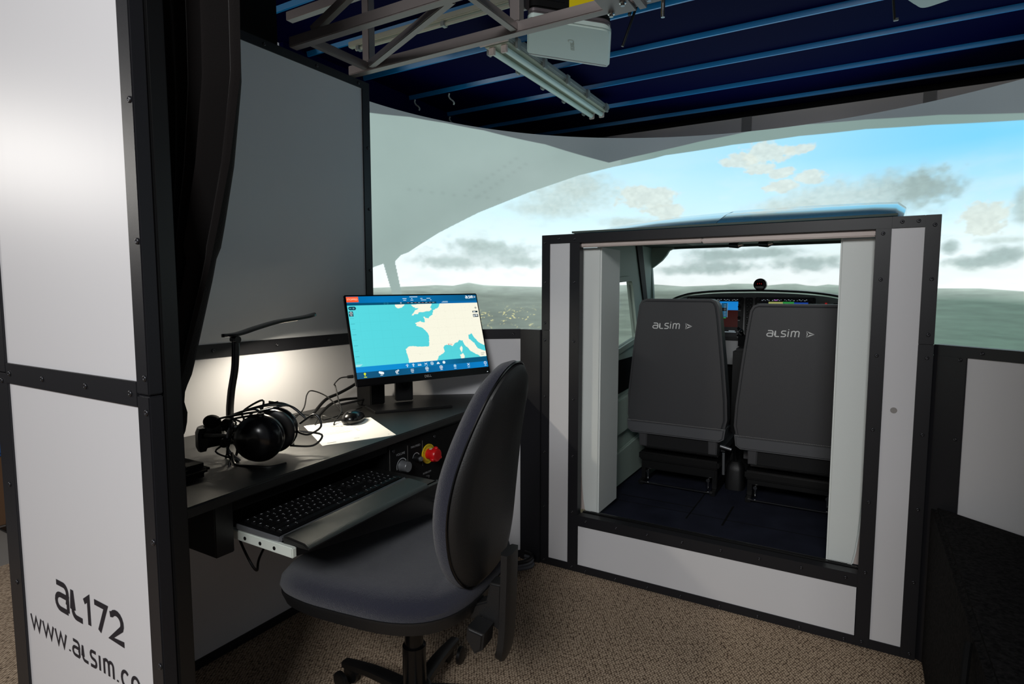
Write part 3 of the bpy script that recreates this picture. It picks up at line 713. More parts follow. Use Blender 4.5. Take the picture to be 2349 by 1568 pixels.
for i, (ch) in enumerate('EMERGENCY'):
    a_ = R(160 - i * 17.5); t = text_mb(ch, .009); uz = V((0, -cos(a_), sin(a_))); ux = V((0, sin(a_), cos(a_)))
    part('lettering', place(t, V((-1.1566, 1.442, .607)) + V((0, -cos(a_), sin(a_))) * .0255, ux, uz, (1, 0, 0)), 'print', dk)
for i, ch in enumerate('STOP'):
    a_ = R(-112 + i * 15); t = text_mb(ch, .009); uz = -V((0, -cos(a_), sin(a_))); ux = V((0, -sin(a_) * -1 * -1, -cos(a_)))
    part('lettering', place(t, V((-1.1566, 1.442, .607)) + V((0, -cos(a_), sin(a_))) * .0255, V((0, abs(sin(a_)), cos(a_) * .3)).normalized(), uz, (1, 0, 0)), 'print', dk)
eb = part('emergency_button', MB().lathe((-1.157, 1.442, .607), (1, 0, 0), [(.017, 0), (.017, .018), (.0225, .021), (.0225, .030), (.019, .036), (.012, .038)], 28), 'red', dk, True, label='red mushroom emergency stop button')
for k in range(3):
    a_ = R(90 + 120 * k); c = V((-1.128, 1.442 + .0215 * cos(a_), .607 + .0215 * sin(a_)))
    part('grip', MB().ball(c, .008, .006, .006), 'red', eb, True)
part('button_label', MB().box(-1.150, -1.139, 1.436, 1.449, .6235, .6248), 'white_metal', eb)
part('connector', MB().cone((-.983, 1.252, .546), (-.955, 1.256, .545), .007), 'chrome', dk, True, label='chrome cable connector')
part('connector_cable', MB().tube([(-.957, 1.256, .545), (-.93, 1.262, .540), (-.93, 1.33, .53), (-1.02, 1.45, .5), (-1.1, 1.6, .42), (-1.1, 1.7, .30)], .0042, 8), 'grey_cable', dk, True)

# keyboard --------------------------------------------------------------
KM = Matrix.Translation((-1.012, .770, .603)) @ Matrix.Rotation(R(94.8), 4, 'Z') @ Matrix.Rotation(R(3.2), 4, 'X')
kb = thing('keyboard', 'black computer keyboard with silver edge on the pull-out tray', 'keyboard', mtx=KM)
part('case', MB().box(0, .43, -.002 + .002, .126, .0, .014, .004, KM), 'black', kb, True)
part('front_edge', MB().box(-.002, .432, -.006, .001, .0005, .0135, .0025, KM), 'silver', kb, True)
part('side_edge', MB().box(-.0035, .001, -.004, .126, .0005, .0125, .0015, KM), 'silver', kb, True)
kmesh = {}
def key(x, y, wk, dk_=.0165):
    if (wk, dk_) not in kmesh:
        b = bmesh.new(); bmesh.ops.create_cube(b, size=1)
        for v in b.verts: top_ = v.co.z > 0; v.co = V((v.co.x * (wk - (.004 if top_ else .0018)), v.co.y * (dk_ - (.004 if top_ else .0018)), .005 * (v.co.z + .5)))
        me = bpy.data.meshes.new('key'); b.to_mesh(me); b.free(); me.materials.append(M['black']); kmesh[(wk, dk_)] = me
    o = bpy.data.objects.new('key', kmesh[(wk, dk_)]); COL.objects.link(o); o.parent = kb; o.location = (x, y, .0135)
    return (x, y, wk)
U = .0178; keys = []
rows = [[1.25, 1.25, 1.25, 6.0, 1.25, 1.25, 1.25, 1.5], [2.25] + [1] * 10 + [2.75], [1.75] + [1] * 11 + [2.25], [1.5] + [1] * 12 + [1.5], [1] * 13 + [2], [1] * 4 + [1] * 4 + [1] * 4 + [1, 1, 1]]
for r_, row in enumerate(rows):
    x = .010; y = .013 + r_ * .0188
    for wk in row: keys.append(key(x + wk * U / 2, y, wk * U)); x += wk * U
for r_ in range(5):
    y = .013 + r_ * .0188
    for c_ in range(3):
        if r_ in (0,) or r_ in (3, 4) or (r_ == 1 and c_ == 1): keys.append(key(.286 + (c_ + .5) * U, y, U))
    for c_ in range(4): keys.append(key(.346 + (c_ + .5) * U, y, U))
b = MB()
for i, (x, y, wk) in enumerate(keys):
    if wk > .05: continue
    s_ = .0022 if i % 3 else .0028
    b.box(x - wk / 2 + .0035, x - wk / 2 + .0035 + s_ * (1 + i % 2 * .6), y + .001, y + .001 + s_, .01852, .01862, 0, KM)
    if i % 2 == 0: b.box(x - wk / 2 + .0035, x - wk / 2 + .0046, y - .004, y - .0015, .01852, .01862, 0, KM)
part('key_legends', b, 'dell', kb)['kind'] = 'stuff'
part('indicator_light', MB().box(.36, .363, .110, .112, .0141, .0146, 0, KM), 'logo', kb)
wrst = MB(); prof = [(.0, 0), (.0, .017), (.012, .018), (.060, .012), (.072, .004), (.070, 0)]
WMx = Matrix.Translation((-.999, .768, .6025)) @ Matrix.Rotation(R(94.0), 4, 'Z')
wrst.prism([V((0, -a_, b_)) for a_, b_ in prof], (.425, 0, 0), .003, 2, WMx)
o = part('wrist_rest', wrst, 'desk', None, True); tag(o, 'black sloping wrist rest in front of the keyboard', 'wrist rest')

# monitor ----------------------------------------------------------------
MX = Matrix.Translation((-1.376, 1.683, .955)) @ Matrix.Rotation(R(65.449), 4, 'Z') @ Matrix.Rotation(R(-17.46), 4, 'X') @ Matrix.Rotation(R(-.563), 4, 'Y')
mo = thing('monitor', 'black desktop monitor showing a turquoise and cream map', 'monitor', (-1.40, 1.64, .705))
Wm, Hm = .536, .322
part('bezel', MB().box(-Wm / 2, Wm / 2, 0, .010, -Hm / 2, Hm / 2, .003, MX), 'blackg', mo, True)
part('rear_shell', MB().box(-Wm / 2 + .004, Wm / 2 - .004, .010, .028, -Hm / 2 + .004, Hm / 2 - .004, .006, MX), 'black', mo, True)
part('rear_bulge', MB().box(-.15, .15, .028, .048, -.10, .08, .01, MX), 'black', mo, True)
su0, su1, sv0, sv1 = -Wm / 2 + .006, Wm / 2 - .006, -Hm / 2 + .026, Hm / 2 - .006
nu, nv = 660, 372
U_, V_ = np.meshgrid(np.linspace(0, 1, nu), np.linspace(0, 1, nv))
mp = np.zeros((nv, nu, 3)); mp[:] = C3((86, 214, 222))
mp *= (1 + .10 * (U_ - .5) * -1)[..., None]
EUROPE = [(1.01, 0.105), (0.684, 0.108), (0.667, 0.165), (0.621, 0.202), (0.615, 0.236), (0.61, 0.258), (0.586, 0.282), (0.576, 0.303), (0.55, 0.297), (0.547, 0.281), (0.536, 0.283), (0.543, 0.322), (0.544, 0.352), (0.522, 0.35), (0.507, 0.336), (0.483, 0.347), (0.469, 0.359), (0.474, 0.384), (0.471, 0.393), (0.495, 0.411), (0.521, 0.431), (0.536, 0.466), (0.553, 0.502), (0.556, 0.549), (0.549, 0.637), (0.545, 0.666), (0.524, 0.668), (0.472, 0.666), (0.438, 0.657), (0.403, 0.649), (0.387, 0.659), (0.365, 0.685), (0.369, 0.722), (0.372, 0.772), (0.378, 0.814), (0.371, 0.87), (0.584, 0.87), (0.602, 0.822), (0.613, 0.798), (0.639, 0.78), (0.661, 0.749), (0.656, 0.718), (0.659, 0.685), (0.678, 0.665), (0.704, 0.669), (0.73, 0.689), (0.753, 0.653), (0.777, 0.638), (0.791, 0.612), (0.82, 0.625), (0.83, 0.688), (0.854, 0.726), (0.872, 0.773), (0.913, 0.814), (0.937, 0.835), (0.943, 0.855), (1.01, 0.852), (1.01, 0.79), (0.966, 0.763), (0.934, 0.737), (0.913, 0.663), (0.876, 0.605), (0.873, 0.556), (0.905, 0.533), (0.921, 0.588), (0.951, 0.658), (0.991, 0.699), (1.01, 0.71)]
LANDS = [EUROPE, [(0.622, 0.1), (0.459, 0.12), (0.469, 0.151), (0.486, 0.156), (0.483, 0.169), (0.512, 0.162), (0.499, 0.182), (0.48, 0.194), (0.464, 0.227), (0.449, 0.256), (0.461, 0.258), (0.473, 0.24), (0.496, 0.246), (0.506, 0.221), (0.542, 0.219), (0.591, 0.209), (0.611, 0.188), (0.611, 0.171), (0.603, 0.166)],
 [(0.417, 0.1), (0.335, 0.1), (0.338, 0.136), (0.344, 0.149), (0.359, 0.166), (0.386, 0.151)], [(0.804, 0.694), (0.81, 0.716), (0.807, 0.755), (0.797, 0.785), (0.787, 0.744), (0.788, 0.714)], [(0.807, 0.791), (0.816, 0.827), (0.811, 0.87), (0.784, 0.87), (0.777, 0.812), (0.795, 0.798)]]
ju = (fbm(U_ * 90, V_ * 55, 3) - .5) * .010; jv = (fbm(U_ * 90, V_ * 55, 8) - .5) * .014
for L_ in LANDS:
    k = inpoly(U_ + ju, V_ + jv, L_)
    mp[k] = C3((250, 248, 228))
spk = fbm(U_ * 190, V_ * 110, 15, 2); land = mp[..., 0] > .8
mp[land & (spk > .86)] *= .72
grid_l = ((np.abs((V_ * 9.3) % 1 - .5) > .487) | (np.abs((U_ * 14) % 1 - .5) > .492)); mp[grid_l] *= .93
def rect(u0, v0, u1, v1, c): mp[(U_ >= u0) & (U_ <= u1) & (V_ >= v0) & (V_ <= v1)] = C3(c)
def disc(u, v, r, c, r0=0):
    d = np.hypot(U_ - u, (V_ - v) * (sv1 - sv0) / (su1 - su0)); mp[(d <= r) & (d >= r0)] = C3(c)
rect(0, 0, 1, .081, (0, 96, 160)); rect(0, .081, 1, .111, (0, 78, 112))
gk = (V_ < .081) ; mp[gk] = C3((0, 118, 186)) * (1 - np.clip(np.abs(U_[gk] - .25) * 1.1, 0, .75))[:, None] + C3((0, 74, 108)) * np.clip(np.abs(U_[gk] - .25) * 1.1, 0, .75)[:, None]
rect(.66, .081, 1, .111, (0, 104, 168))
rect(0, .859, 1, .923, (0, 120, 190)); gk = (V_ > .859) & (V_ <= .923); kx = np.clip((U_[gk] - .3) * 2, 0, 1)[:, None]; mp[gk] = C3((0, 140, 210)) * (1 - kx) + C3((0, 84, 122)) * kx
rect(0, .923, 1, 1, (0, 84, 122)); gk = (V_ > .923); kx = np.clip((U_[gk] - .3) * 1.6, 0, 1)[:, None]; mp[gk] = C3((0, 82, 122)) * (1 - kx) + C3((0, 124, 196)) * kx
rect(.0, .004, .082, .072, (250, 92, 48))
W3 = (236, 246, 250)
# icons: upper row (aeroplanes, people, box, globe, cloud, printer)
for u in (.359, .404):
    rect(u - .002, .868, u + .002, .91, W3); rect(u - .010, .884, u + .010, .889, W3); rect(u - .005, .902, u + .005, .906, W3)
for i in range(3): disc(.441 + i * .009, .898, .0042, W3); rect(.440 + i * .009, .875, .4415 + i * .009, .893, W3)
for a_, b_ in ((.488, .872), (.505, .872), (.488, .905), (.505, .905)): rect(a_, b_, a_ + .005, b_ + .004, W3)
rect(.490, .884, .508, .894, W3)
disc(.546, .889, .0115, W3); disc(.546, .889, .009, (70, 150, 190)); disc(.546, .889, .005, W3, .003)
disc(.594, .890, .007, W3); rect(.582, .893, .606, .903, W3)
rect(.629, .880, .650, .900, W3); rect(.634, .872, .645, .880, W3); rect(.634, .896, .645, .908, W3)
# lower row
disc(.055, .945, .0075, (222, 238, 40)); rect(.053, .955, .057, .972, (222, 238, 40)); rect(.046, .981, .066, .988, (222, 238, 40))
disc(.158, .944, .008, W3); disc(.168, .951, .010, W3); disc(.178, .955, .008, W3)
disc(.276, .955, .009, W3, .004); disc(.288, .940, .006, W3, .0025)
for i in range(4): rect(.378, .936 + i * .0085, .402, .9395 + i * .0085, W3)
for u in (.501, .612): disc(u, .948, .0125, W3, .009); disc(u, .948, .005, W3)
disc(.723, .948, .012, (120, 180, 215)); disc(.723, .948, .006, W3, .004)
for i in range(-6, 7): rect(.834 + i * .0013 - .001, .946 + i * .0022 - .003, .834 + i * .0013 + .002, .946 + i * .0022 + .003, W3); rect(.834 - i * .0013 - .001, .946 + i * .0022 - .003, .834 - i * .0013 + .002, .946 + i * .0022 + .003, W3)
disc(.978, .945, .0115, W3, .008); rect(.977, .936, .979, .948, W3)
for u in (.168, .28, .39, .501, .612, .723, .834, .978): rect(u - .009, .976, u + .009, .982, W3)
# map badges
for u in np.linspace(.018, .046, 9): disc(u, .147, .012, (10, 62, 80))
rect(.012, .145, .026, .149, (120, 190, 200)); rect(.040, .134, .042, .16, (150, 200, 210)); rect(.034, .145, .048, .149, (150, 200, 210))
rect(.006, .185, .034, .247, (12, 52, 68)); disc(.020, .208, .010, W3, .0075); disc(.020, .208, .003, W3); rect(.013, .233, .028, .238, W3)
rect(.976, .165, .979, .200, (30, 45, 55)); rect(.968, .178, .988, .184, (30, 45, 55))
rect(.945, .226, .990, .249, (20, 45, 58)); rect(.950, .232, .97, .243, W3); rect(.945, .272, .990, .312, (20, 45, 58)); rect(.948, .278, .962, .306, (190, 200, 205)); rect(.966, .276, .984, .300, (200, 208, 212))
for i in range(-4, 5): rect(.700 + i * .0012, .660 + i * .0022, .7025 + i * .0012, .664 + i * .0022, (200, 30, 30)); rect(.700 - i * .0012, .660 + i * .0022, .7025 - i * .0012, .664 + i * .0022, (200, 30, 30))
rect(.712, .655, .728, .659, (225, 120, 110)); rect(.712, .665, .730, .669, (225, 120, 110))
for i in range(9): rect(.008, .27 + i * .066, .036, .274 + i * .066, (60, 170, 182))
for i in range(4): rect(.004, .828 + i * .007, .05 - i * .006, .832 + i * .007, (200, 236, 236))
for u, v, w_ in ((.415, .038, .03), (.415, .059, .02), (.47, .038, .010), (.47, .059, .022), (.545, .039, .016), (.560, .06, .04), (.60, .039, .03), (.617, .06, .010)): rect(u - w_ / 2, v - .004, u + w_ / 2, v + .003, (200, 226, 240))
rect(.455, .013, .515, .020, (220, 236, 245)); rect(.425, .088, .65, .100, (14, 40, 56))
for i in range(8): rect(.430 + i * .028, .091, .446 + i * .028, .097, (190, 120, 120) if i % 2 == 0 else (180, 200, 210))
rect(.71, .082, .752, .087, (190, 220, 236)); rect(.70, .092, .752, .098, (190, 220, 236))
disc(.383, .092, .0045, W3, .0028); disc(.263, .095, .006, (40, 130, 150), .004); disc(.285, .095, .006, (40, 130, 150), .004)
for i in range(3): rect(.955, .805 + i * .012, .988 - i * .005, .809 + i * .012, (150, 150, 140))
lx = su0 + U_ * (su1 - su0); lz = sv1 - V_ * (sv1 - sv0); ly = np.full(lx.shape, -.0004)
A4 = np.array(MX); wp = np.stack([lx, ly, lz, np.ones_like(lx)], -1) @ A4.T
om = np.array(wm(mo).translation)
me = grid_mesh('display', wp[..., 0] - om[0], wp[..., 1] - om[1], wp[..., 2] - om[2], mp, attr_screen('monitor_picture', (.01, .01, .01), .3)); link('display', me, mo)
def montext(s, u, v, size, mat, nm='screen_lettering', d=-.0008, lb=None):
    t = text_mb(s, size); o_ = MX @ V((su0 + u * (su1 - su0), d, sv1 - v * (sv1 - sv0))); M3 = MX.to_3x3()
    return part(nm, place(t, o_, M3 @ V((1, 0, 0)), M3 @ V((0, 0, 1)), M3 @ V((0, -1, 0))), mat, mo, label=lb)
M['em_w'] = E('lit_white', (238, 248, 250)); M['em_d'] = E('display_grey', (150, 165, 172), .8); M['em_o'] = E('lit_cream', (255, 225, 200))
montext('STOPPED', .041, .038, .0092, 'em_o', lb='word stopped on an orange field')
t = strokes('aLsIm', .034, .0095, .0022); M3 = MX.to_3x3(); o_ = MX @ V((su0 + .905 * (su1 - su0), -.0008, sv1 - .048 * (sv1 - sv0)))
part('screen_lettering', place(t, o_, M3 @ V((1, 0, 0)), M3 @ V((0, 0, 1)), M3 @ V((0, -1, 0))), 'em_w', mo)
o_ = MX @ V((su0 + .978 * (su1 - su0), -.0008, sv1 - .048 * (sv1 - sv0)))
part('screen_lettering', place(arrow(.009, .0095), o_, M3 @ V((1, 0, 0)), M3 @ V((0, 0, 1)), M3 @ V((0, -1, 0))), 'em_w', mo)
t = text_mb('DELL', .0125); part('maker_lettering', place(t, MX @ V((.0, -.0006, -Hm / 2 + .013)), M3 @ V((1, 0, 0)), M3 @ V((0, 0, 1)), M3 @ V((0, -1, 0))), 'dell', mo)
part('power_light', MB().box(Wm / 2 - .016, Wm / 2 - .012, -.0008, 0, -Hm / 2 + .006, -Hm / 2 + .008, 0, MX), 'em_w', mo)
# stand
nc = V((-1.452, 1.668, 0)); wv = V((.597, .802, 0)).normalized(); nv_ = V((wv.y, -wv.x, 0))
def nb(w0, w1, d0, d1, z0, z1, bev=.003):
    m = Matrix(((wv.x, nv_.x, 0, nc.x), (wv.y, nv_.y, 0, nc.y), (0, 0, 1, 0), (0, 0, 0, 1))); return MB().box(w0, w1, d0, d1, z0, z1, bev, m)
bq = [(-1.506, 1.520), (-1.399, 1.459), (-1.236, 1.678), (-1.36, 1.76)]
part('foot', MB().prism([V((x, y, .7055)) for x, y in bq], (0, 0, .009), .002), 'black', mo)
part('stand_column', nb(-.032, .032, -.015, .012, .7145, .86), 'black', mo, True)
rg = MB(); rg.lathe(nc + nv_ * .0125 + V((0, 0, .775)), nv_, [(.022, 0), (.022, .003), (.013, .003), (.013, 0)], 24)
part('cable_ring', rg, 'blackg', mo, True)
part('mount_block', nb(-.05, .05, -.005, .03, .855, .95, .006), 'black', mo, True)
pb = thing('power_adapter', 'small black box standing behind the monitor foot', 'power adapter', (-1.53, 1.60, .705))
part('case', MB().box(-1.57, -1.50, 1.545, 1.62, .706, .80, .003), 'blackm', pb)
part('lead', MB().tube([(-1.535, 1.545, .73), (-1.55, 1.50, .725), (-1.57, 1.46, .72)], .004), 'black', pb, True)

# desk lamp ----------------------------------------------------------------
lp = thing('desk_lamp', 'black slim curved led desk lamp shining on the left wall', 'lamp', (-1.5, .99, .705))
part('base', MB().lathe((-1.5, .995, .7055), (0, 0, 1), [(.048, 0), (.05, .004), (.047, .011), (.016, .014)], 28), 'black', lp, True)
part('stem', MB().sweep([(-1.5, .998, .715), (-1.5, .996, .78), (-1.5, 1.003, .84), (-1.5, 1.016, .90), (-1.5, 1.021, .95), (-1.5, 1.022, .985)], .020, .013, 6, V((0, 1, 0))), 'blackg', lp, True)
part('joint', MB().cone((-1.512, 1.022, .985), (-1.488, 1.022, .985), .010), 'blackg', lp, True)
hp = [(-1.5, .982, .998), (-1.5, 1.03, 1.000), (-1.5, 1.09, 1.014), (-1.5, 1.16, 1.028), (-1.5, 1.23, 1.035), (-1.5, 1.28, 1.041), (-1.5, 1.305, 1.047)]
part('head', MB().sweep(hp, lambda u: .034 * (1 - abs(2 * u - 1) ** 6) + .006, .010, 6, V((1, 0, 0))), 'blackg', lp, True)
M['led'] = E('warm_led_strip', (255, 238, 206), 3.0)
part('led_strip', MB().sweep([V(p) + V((0, 0, -.0054)) for p in hp[2:-2]], .014, .0010, 6, V((1, 0, 0))), 'led', lp)

ld = bpy.data.lights.new('lamp_light', 'AREA'); ld.shape = 'RECTANGLE'; ld.size = .014; ld.size_y = .19; ld.energy = 3.1; ld.color = (1, .91, .74); ld.spread = R(165)
lo = bpy.data.objects.new('lamp_light', ld); COL.objects.link(lo); lo.location = (-1.5, 1.165, 1.0185); lo.rotation_euler = (R(8), R(-14), 0)
# headset -----------------------------------------------------------------
hs = thing('headset', 'black aviation headset lying at the left of the desk', 'headset', (-1.33, .93, .705))
ax = V((-.55, .80, .10)).normalized()
def cup(c, s_, nm='ear_cup'):
    c = V(c); o = part(nm, MB().lathe(c, ax * s_, [(.012, -.034), (.034, -.030), (.050, -.018), (.057, -.004), (.058, .004), (.054, .010)], 32), 'blackg', hs, True)
    part('cushion', MB().lathe(c + ax * s_ * .0105, ax * s_, [(.050, 0), (.056, .006), (.056, .014), (.048, .020), (.030, .020), (.028, .012)], 32), 'black', o, True)
    return o
c1 = V((-1.238, .893, .7640)); c2 = c1 + ax * .075 + V((.010, .012, .0))
cup(c1, 1); cup(c2, -1)
lf = V((-.90, -.38, -.10)).normalized()
bp = []
for i in range(13):
    a_ = pi * i / 12; bp.append(c1 * (1 + cos(a_)) / 2 + c2 * (1 - cos(a_)) / 2 + lf * .178 * sin(a_) ** .75 + V((0, 0, .012)))
part('headband', MB().sweep(bp, .012, .006, 3, V((0, 0, 1))), 'blackg', hs, True)
pp = [p + V((0, 0, -.011)) for p in bp[4:10]]
part('headband_pad', MB().sweep(pp, .062, .024, 4, V((0, 0, 1))), 'black', hs, True)
for c in (c1, c2):
    part('yoke', MB().tube([c + lf * .062 + V((0, 0, .045)), c + lf * .078 + V((0, 0, .02)), c + lf * .08 + V((0, 0, -.02)), c + lf * .05 + V((0, 0, -.05))], .0035, 8), 'silver', hs, True)
    part('knob', MB().cone(c + lf * .085 + V((0, 0, .0)), c + lf * .085 + V((0, 0, .0)) - ax * .014, .011), 'black', hs, True)
mic = V((-1.352, .850, .802))
part('microphone', MB().ball(mic, .022, .017, .017, Matrix.Rotation(R(25), 3, 'Z')).ball(mic + V((.034, .018, -.006)), .016, .015, .015), 'blackm', hs, True)
part('boom', MB().tube([mic + V((.05, .025, -.012)), mic + V((.08, .05, -.022)), c1 + lf * .05 + V((0, .03, .02)), c1 + V((0, 0, .05))], .0035, 8), 'chrome', hs, True)
for k in range(7):
    rnd = random.Random(k); c = c1 + lf * (.07 + .012 * (k % 3)) + ax * (.01 * k)
    pts = [c + V((rnd.uniform(-.02, .02), rnd.uniform(-.02, .02), z)) for z in (-.055, -.03, .0, .03, .052)]
    pts += [c1 + ax * .02 * (k % 4) + V((rnd.uniform(-.03, .02), rnd.uniform(-.02, .02), .062 + .003 * k))]
    pts += [c2 + V((.02, .03, .055)), c2 + V((.06, .05, .02))] if k % 2 else [c1 + ax * .03 + V((.0, .0, .052)), c1 + ax * .036 + V((.02, .0, .03))]
    part('cord', MB().tube(pts, .0026, 6), 'black', hs, True)
part('cord', MB().tube([c2 + V((.045, .04, .01)), c2 + V((.085, .055, .035)), c2 + V((.10, .06, .005)), c2 + V((.075, .04, -.015)), c2 + V((.045, .035, -.01)), c2 + V((.09, .07, -.02)), c2 + V((.08, .05, -.045)), c2 + V((.03, .02, -.045))], .0028, 8), 'black', hs, True)
part('cord', MB().tube([c1 + lf * .07 + V((0, 0, -.03)), c1 + lf * .05 + V((.01, -.02, -.052)), c1 + V((.0, -.03, -.0585)), c1 + V((.05, -.01, -.0585)), c1 + V((.06, .03, -.058))], .0034, 8), 'black', hs, True)
part('plug', MB().cone(c1 + lf * .042 + V((.0, -.035, -.045)), c1 + lf * .042 + V((.0, -.037, -.0605)), .0035), 'chrome', hs, True)
part('plug', MB().box(-1.305, -1.28, .975, .987, .828, .838, .001), 'black', hs)

# paper, mouse, cables --------------------------------------------------------
pq = [(-1.457, 1.219), (-1.226, 1.086), (-1.139, 1.272), (-1.371, 1.409)]
def sheet(dx, dy, z): return MB().prism([V((x + dx, y + dy, z)) for x, y in pq], (0, 0, .0004))
o = part('paper_sheet', sheet(-.002, -.006, .7053), 'paper'); tag(o, 'lower white sheet of paper, its edge showing under the printed sheet', 'paper')
ps1 = thing('paper_sheet', 'printed white sheet of paper under the mouse', 'paper', (-1.3, 1.25, .706))
part('page', sheet(0, 0, .7060), 'paper', ps1)
A_, B_, D_ = V((-1.457, 1.219, 0)), V((-1.226, 1.086, 0)), V((-1.371, 1.409, 0)); ex = (D_ - A_); ey = (B_ - A_)
b = MB()
def pr(u0, v0, u1, v1):
    p = [A_ + ex * u + ey * v + V((0, 0, .7066)) for u, v in ((u0, v0), (u1, v0), (u1, v1), (u0, v1))]; b.add(p, [(0, 1, 2, 3)])
rn = random.Random(4)
for i in range(17):
    v = .10 + i * .030
    if i in (3, 8, 12): pr(.30, v, .42, v + .009); continue
    pr(.08, v, .08 + rn.uniform(.30, .46), v + .008); pr(.58, v, .58 + rn.uniform(.02, .05), v + .008)
pr(.05, .93, .17, .945); pr(.42, .90, .5, .908); pr(.9, .93, .92, .94)
part('print', b, 'ink', ps1, label='grey printed text')['kind'] = 'stuff'
msx = Matrix.Translation((-1.372, 1.335, .7068)) @ Matrix.Rotation(R(118), 4, 'Z')
ms = thing('mouse', 'glossy black computer mouse on the printed sheet', 'mouse', mtx=msx)
rs_ = []
for k, (s_, z) in enumerate([(.90, 0), (1, .006), (1, .012), (.93, .022), (.78, .030), (.5, .036), (.2, .038)]):
    rs_.append([msx @ V((.055 * s_ * math.copysign(abs(cos(a_)) ** .75, cos(a_)) - .004 * k * .5, .031 * s_ * math.copysign(abs(sin(a_)) ** .8, sin(a_)), z)) for a_ in [2 * pi * i / 28 for i in range(28)]])
part('shell', MB().rings(rs_), 'blackg', ms, True)
part('wheel', MB().cone(msx @ V((-.030, -.004, .031)), msx @ V((-.030, .004, .031)), .008), 'black', ms, True)
part('cord', MB().tube([(-1.345, 1.285, .716), (-1.40, 1.24, .74), (-1.43, 1.26, .725), (-1.45, 1.29, .712), (-1.47, 1.38, .711), (-1.50, 1.50, .711)], .002, 6), 'black', ms, True)
def cable(name, lb, pts, r, mat='black', grp=None):
    o = part(name, MB().tube(pts, r, 8), mat, None, True); return tag(o, lb, 'cable', grp)
cable('cable', 'thick black cable running along the wall to the monitor', [(-1.535, 1.305, .7105), (-1.575, 1.36, .716), (-1.60, 1.43, .742), (-1.61, 1.50, .752), (-1.61, 1.58, .775), (-1.60, 1.66, .82)], .0055)
cable('cable', 'second thick black cable beside the wall, lower one', [(-1.520, 1.320, .7105), (-1.555, 1.37, .712), (-1.592, 1.44, .722), (-1.60, 1.50, .728), (-1.60, 1.58, .722)], .0050)
cable('cable', 'thin wavy black cable between headset and wall', [(-1.30, 1.045, .7085), (-1.40, 1.12, .7085), (-1.46, 1.17, .7085), (-1.50, 1.22, .735), (-1.47, 1.27, .722), (-1.435, 1.235, .7095)], .0022)
cable('cable', 'thin black cable looping up behind the paper', [(-1.49, 1.16, .7085), (-1.52, 1.26, .740), (-1.58, 1.33, .775), (-1.61, 1.38, .778), (-1.57, 1.41, .755), (-1.50, 1.41, .7085)], .0022)
uc = thing('usb_cable', 'thin black cable plugged into the side of the monitor', 'cable', (-1.4, 1.3, .709))
side = MX @ V((-Wm / 2 - .001, .016, -Hm / 2 + .04)); sd = (MX.to_3x3() @ V((-1, 0, 0)))
part('plug', MB().cone(side, side + sd * .02, .006, .005, 10), 'black', uc, True)
part('lead', MB().tube([side + sd * .02, side + sd * .045 + V((0, 0, -.002)), side + sd * .065 + V((.0, 0, -.02)), (-1.515, 1.395, .80), (-1.475, 1.37, .76), (-1.42, 1.33, .735), (-1.40, 1.285, .715), (-1.385, 1.265, .7085)], .0022, 8), 'black', uc, True)
po = thing('pouch', 'black soft pouch at the near left end of the desk', 'pouch', (-1.28, .72, .705))
part('body', MB().box(-1.42, -1.235, .645, .775, .7055, .738, .014, None, 3), 'blackm', po, True)
part('flap', MB().box(-1.415, -1.24, .65, .72, .738, .742, .002), 'black', po)
cable('cable', 'thin black loop of cable hanging under the desk', [(-1.30, .85, .588), (-1.22, .83, .52), (-1.19, .84, .47), (-1.26, .90, .46), (-1.36, 1.02, .48), (-1.45, 1.15, .588)], .003)

# ============================================================ OFFICE CHAIR
CM = Matrix.Translation((-.945, 1.11, 0)) @ Matrix.Rotation(R(8), 4, 'Z')
ch = thing('office_chair', 'dark blue-grey fabric swivel chair in front of the desk', 'chair', mtx=CM)
def sup(a_, hx, hy, e_=.62): c_, s_ = cos(a_), sin(a_); return math.copysign(abs(c_) ** e_, c_) * hx, math.copysign(abs(s_) ** e_, s_) * hy
NS = 56
def ringpts(s_, z, dz=0, hx=.255, hy=.245, cx=-.035, cy=0.0):
    o = []
    for i in range(NS):
        a_ = 2 * pi * i / NS; x, y = sup(a_, hx * s_, hy * s_)
        zz2 = z - (max(0, -x - .12) ** 2) * 1.6 * min(1, s_ + .2) + dz * (abs(y) / hy) ** 3
        o.append(CM @ V((cx + x, cy + y, zz2)))
    return o
part('seat_shell', MB().rings([ringpts(.55, .378), ringpts(.86, .380), ringpts(.965, .393), ringpts(1.0, .418), ringpts(1.0, .425)]), 'chairback', ch, True)
part('seat_cushion', MB().rings([ringpts(.99, .4255), ringpts(1.012, .440), ringpts(.995, .458), ringpts(.93, .472), ringpts(.80, .478), ringpts(.6, .474), ringpts(.35, .468), ringpts(.1, .466)]), 'fabric', ch, True)
bo = [(0, .0), (.07, .006), (.115, .035), (.150, .085), (.168, .15), (.172, .21), (.163, .28), (.145, .34), (.122, .40), (.095, .455), (.062, .492), (.03, .508), (0, .512)]
out = [(a_, b_) for a_, b_ in bo] + [(-a_, b_) for a_, b_ in bo[-2:0:-1]]
out = crom([V((a_, b_, 0)) for a_, b_ in out + out[:1]], 4)[:-1]
def backring(s_, d):
    o = []
    for p in out:
        y = p.x * s_; zc = .25; z = zc + (p.y - zc) * s_
        xb = .205 + .075 * (z / .5) - .25 * y * y + .03 * sin(pi * z / .5) * -1
        o.append(CM @ V((xb + d, y - .035, .455 + z)))
    return o
part('backrest_cushion', MB().rings([backring(.3, -.034), backring(.7, -.036), backring(.90, -.030), backring(.98, -.016), backring(1.0, 0), backring(.985, .012)]), 'fabric', ch, True)
part('backrest_shell', MB().rings([backring(.975, .0125), backring(.965, .022), backring(.90, .034), backring(.75, .042), backring(.4, .046), backring(.1, .047)]), 'chairback', ch, True)
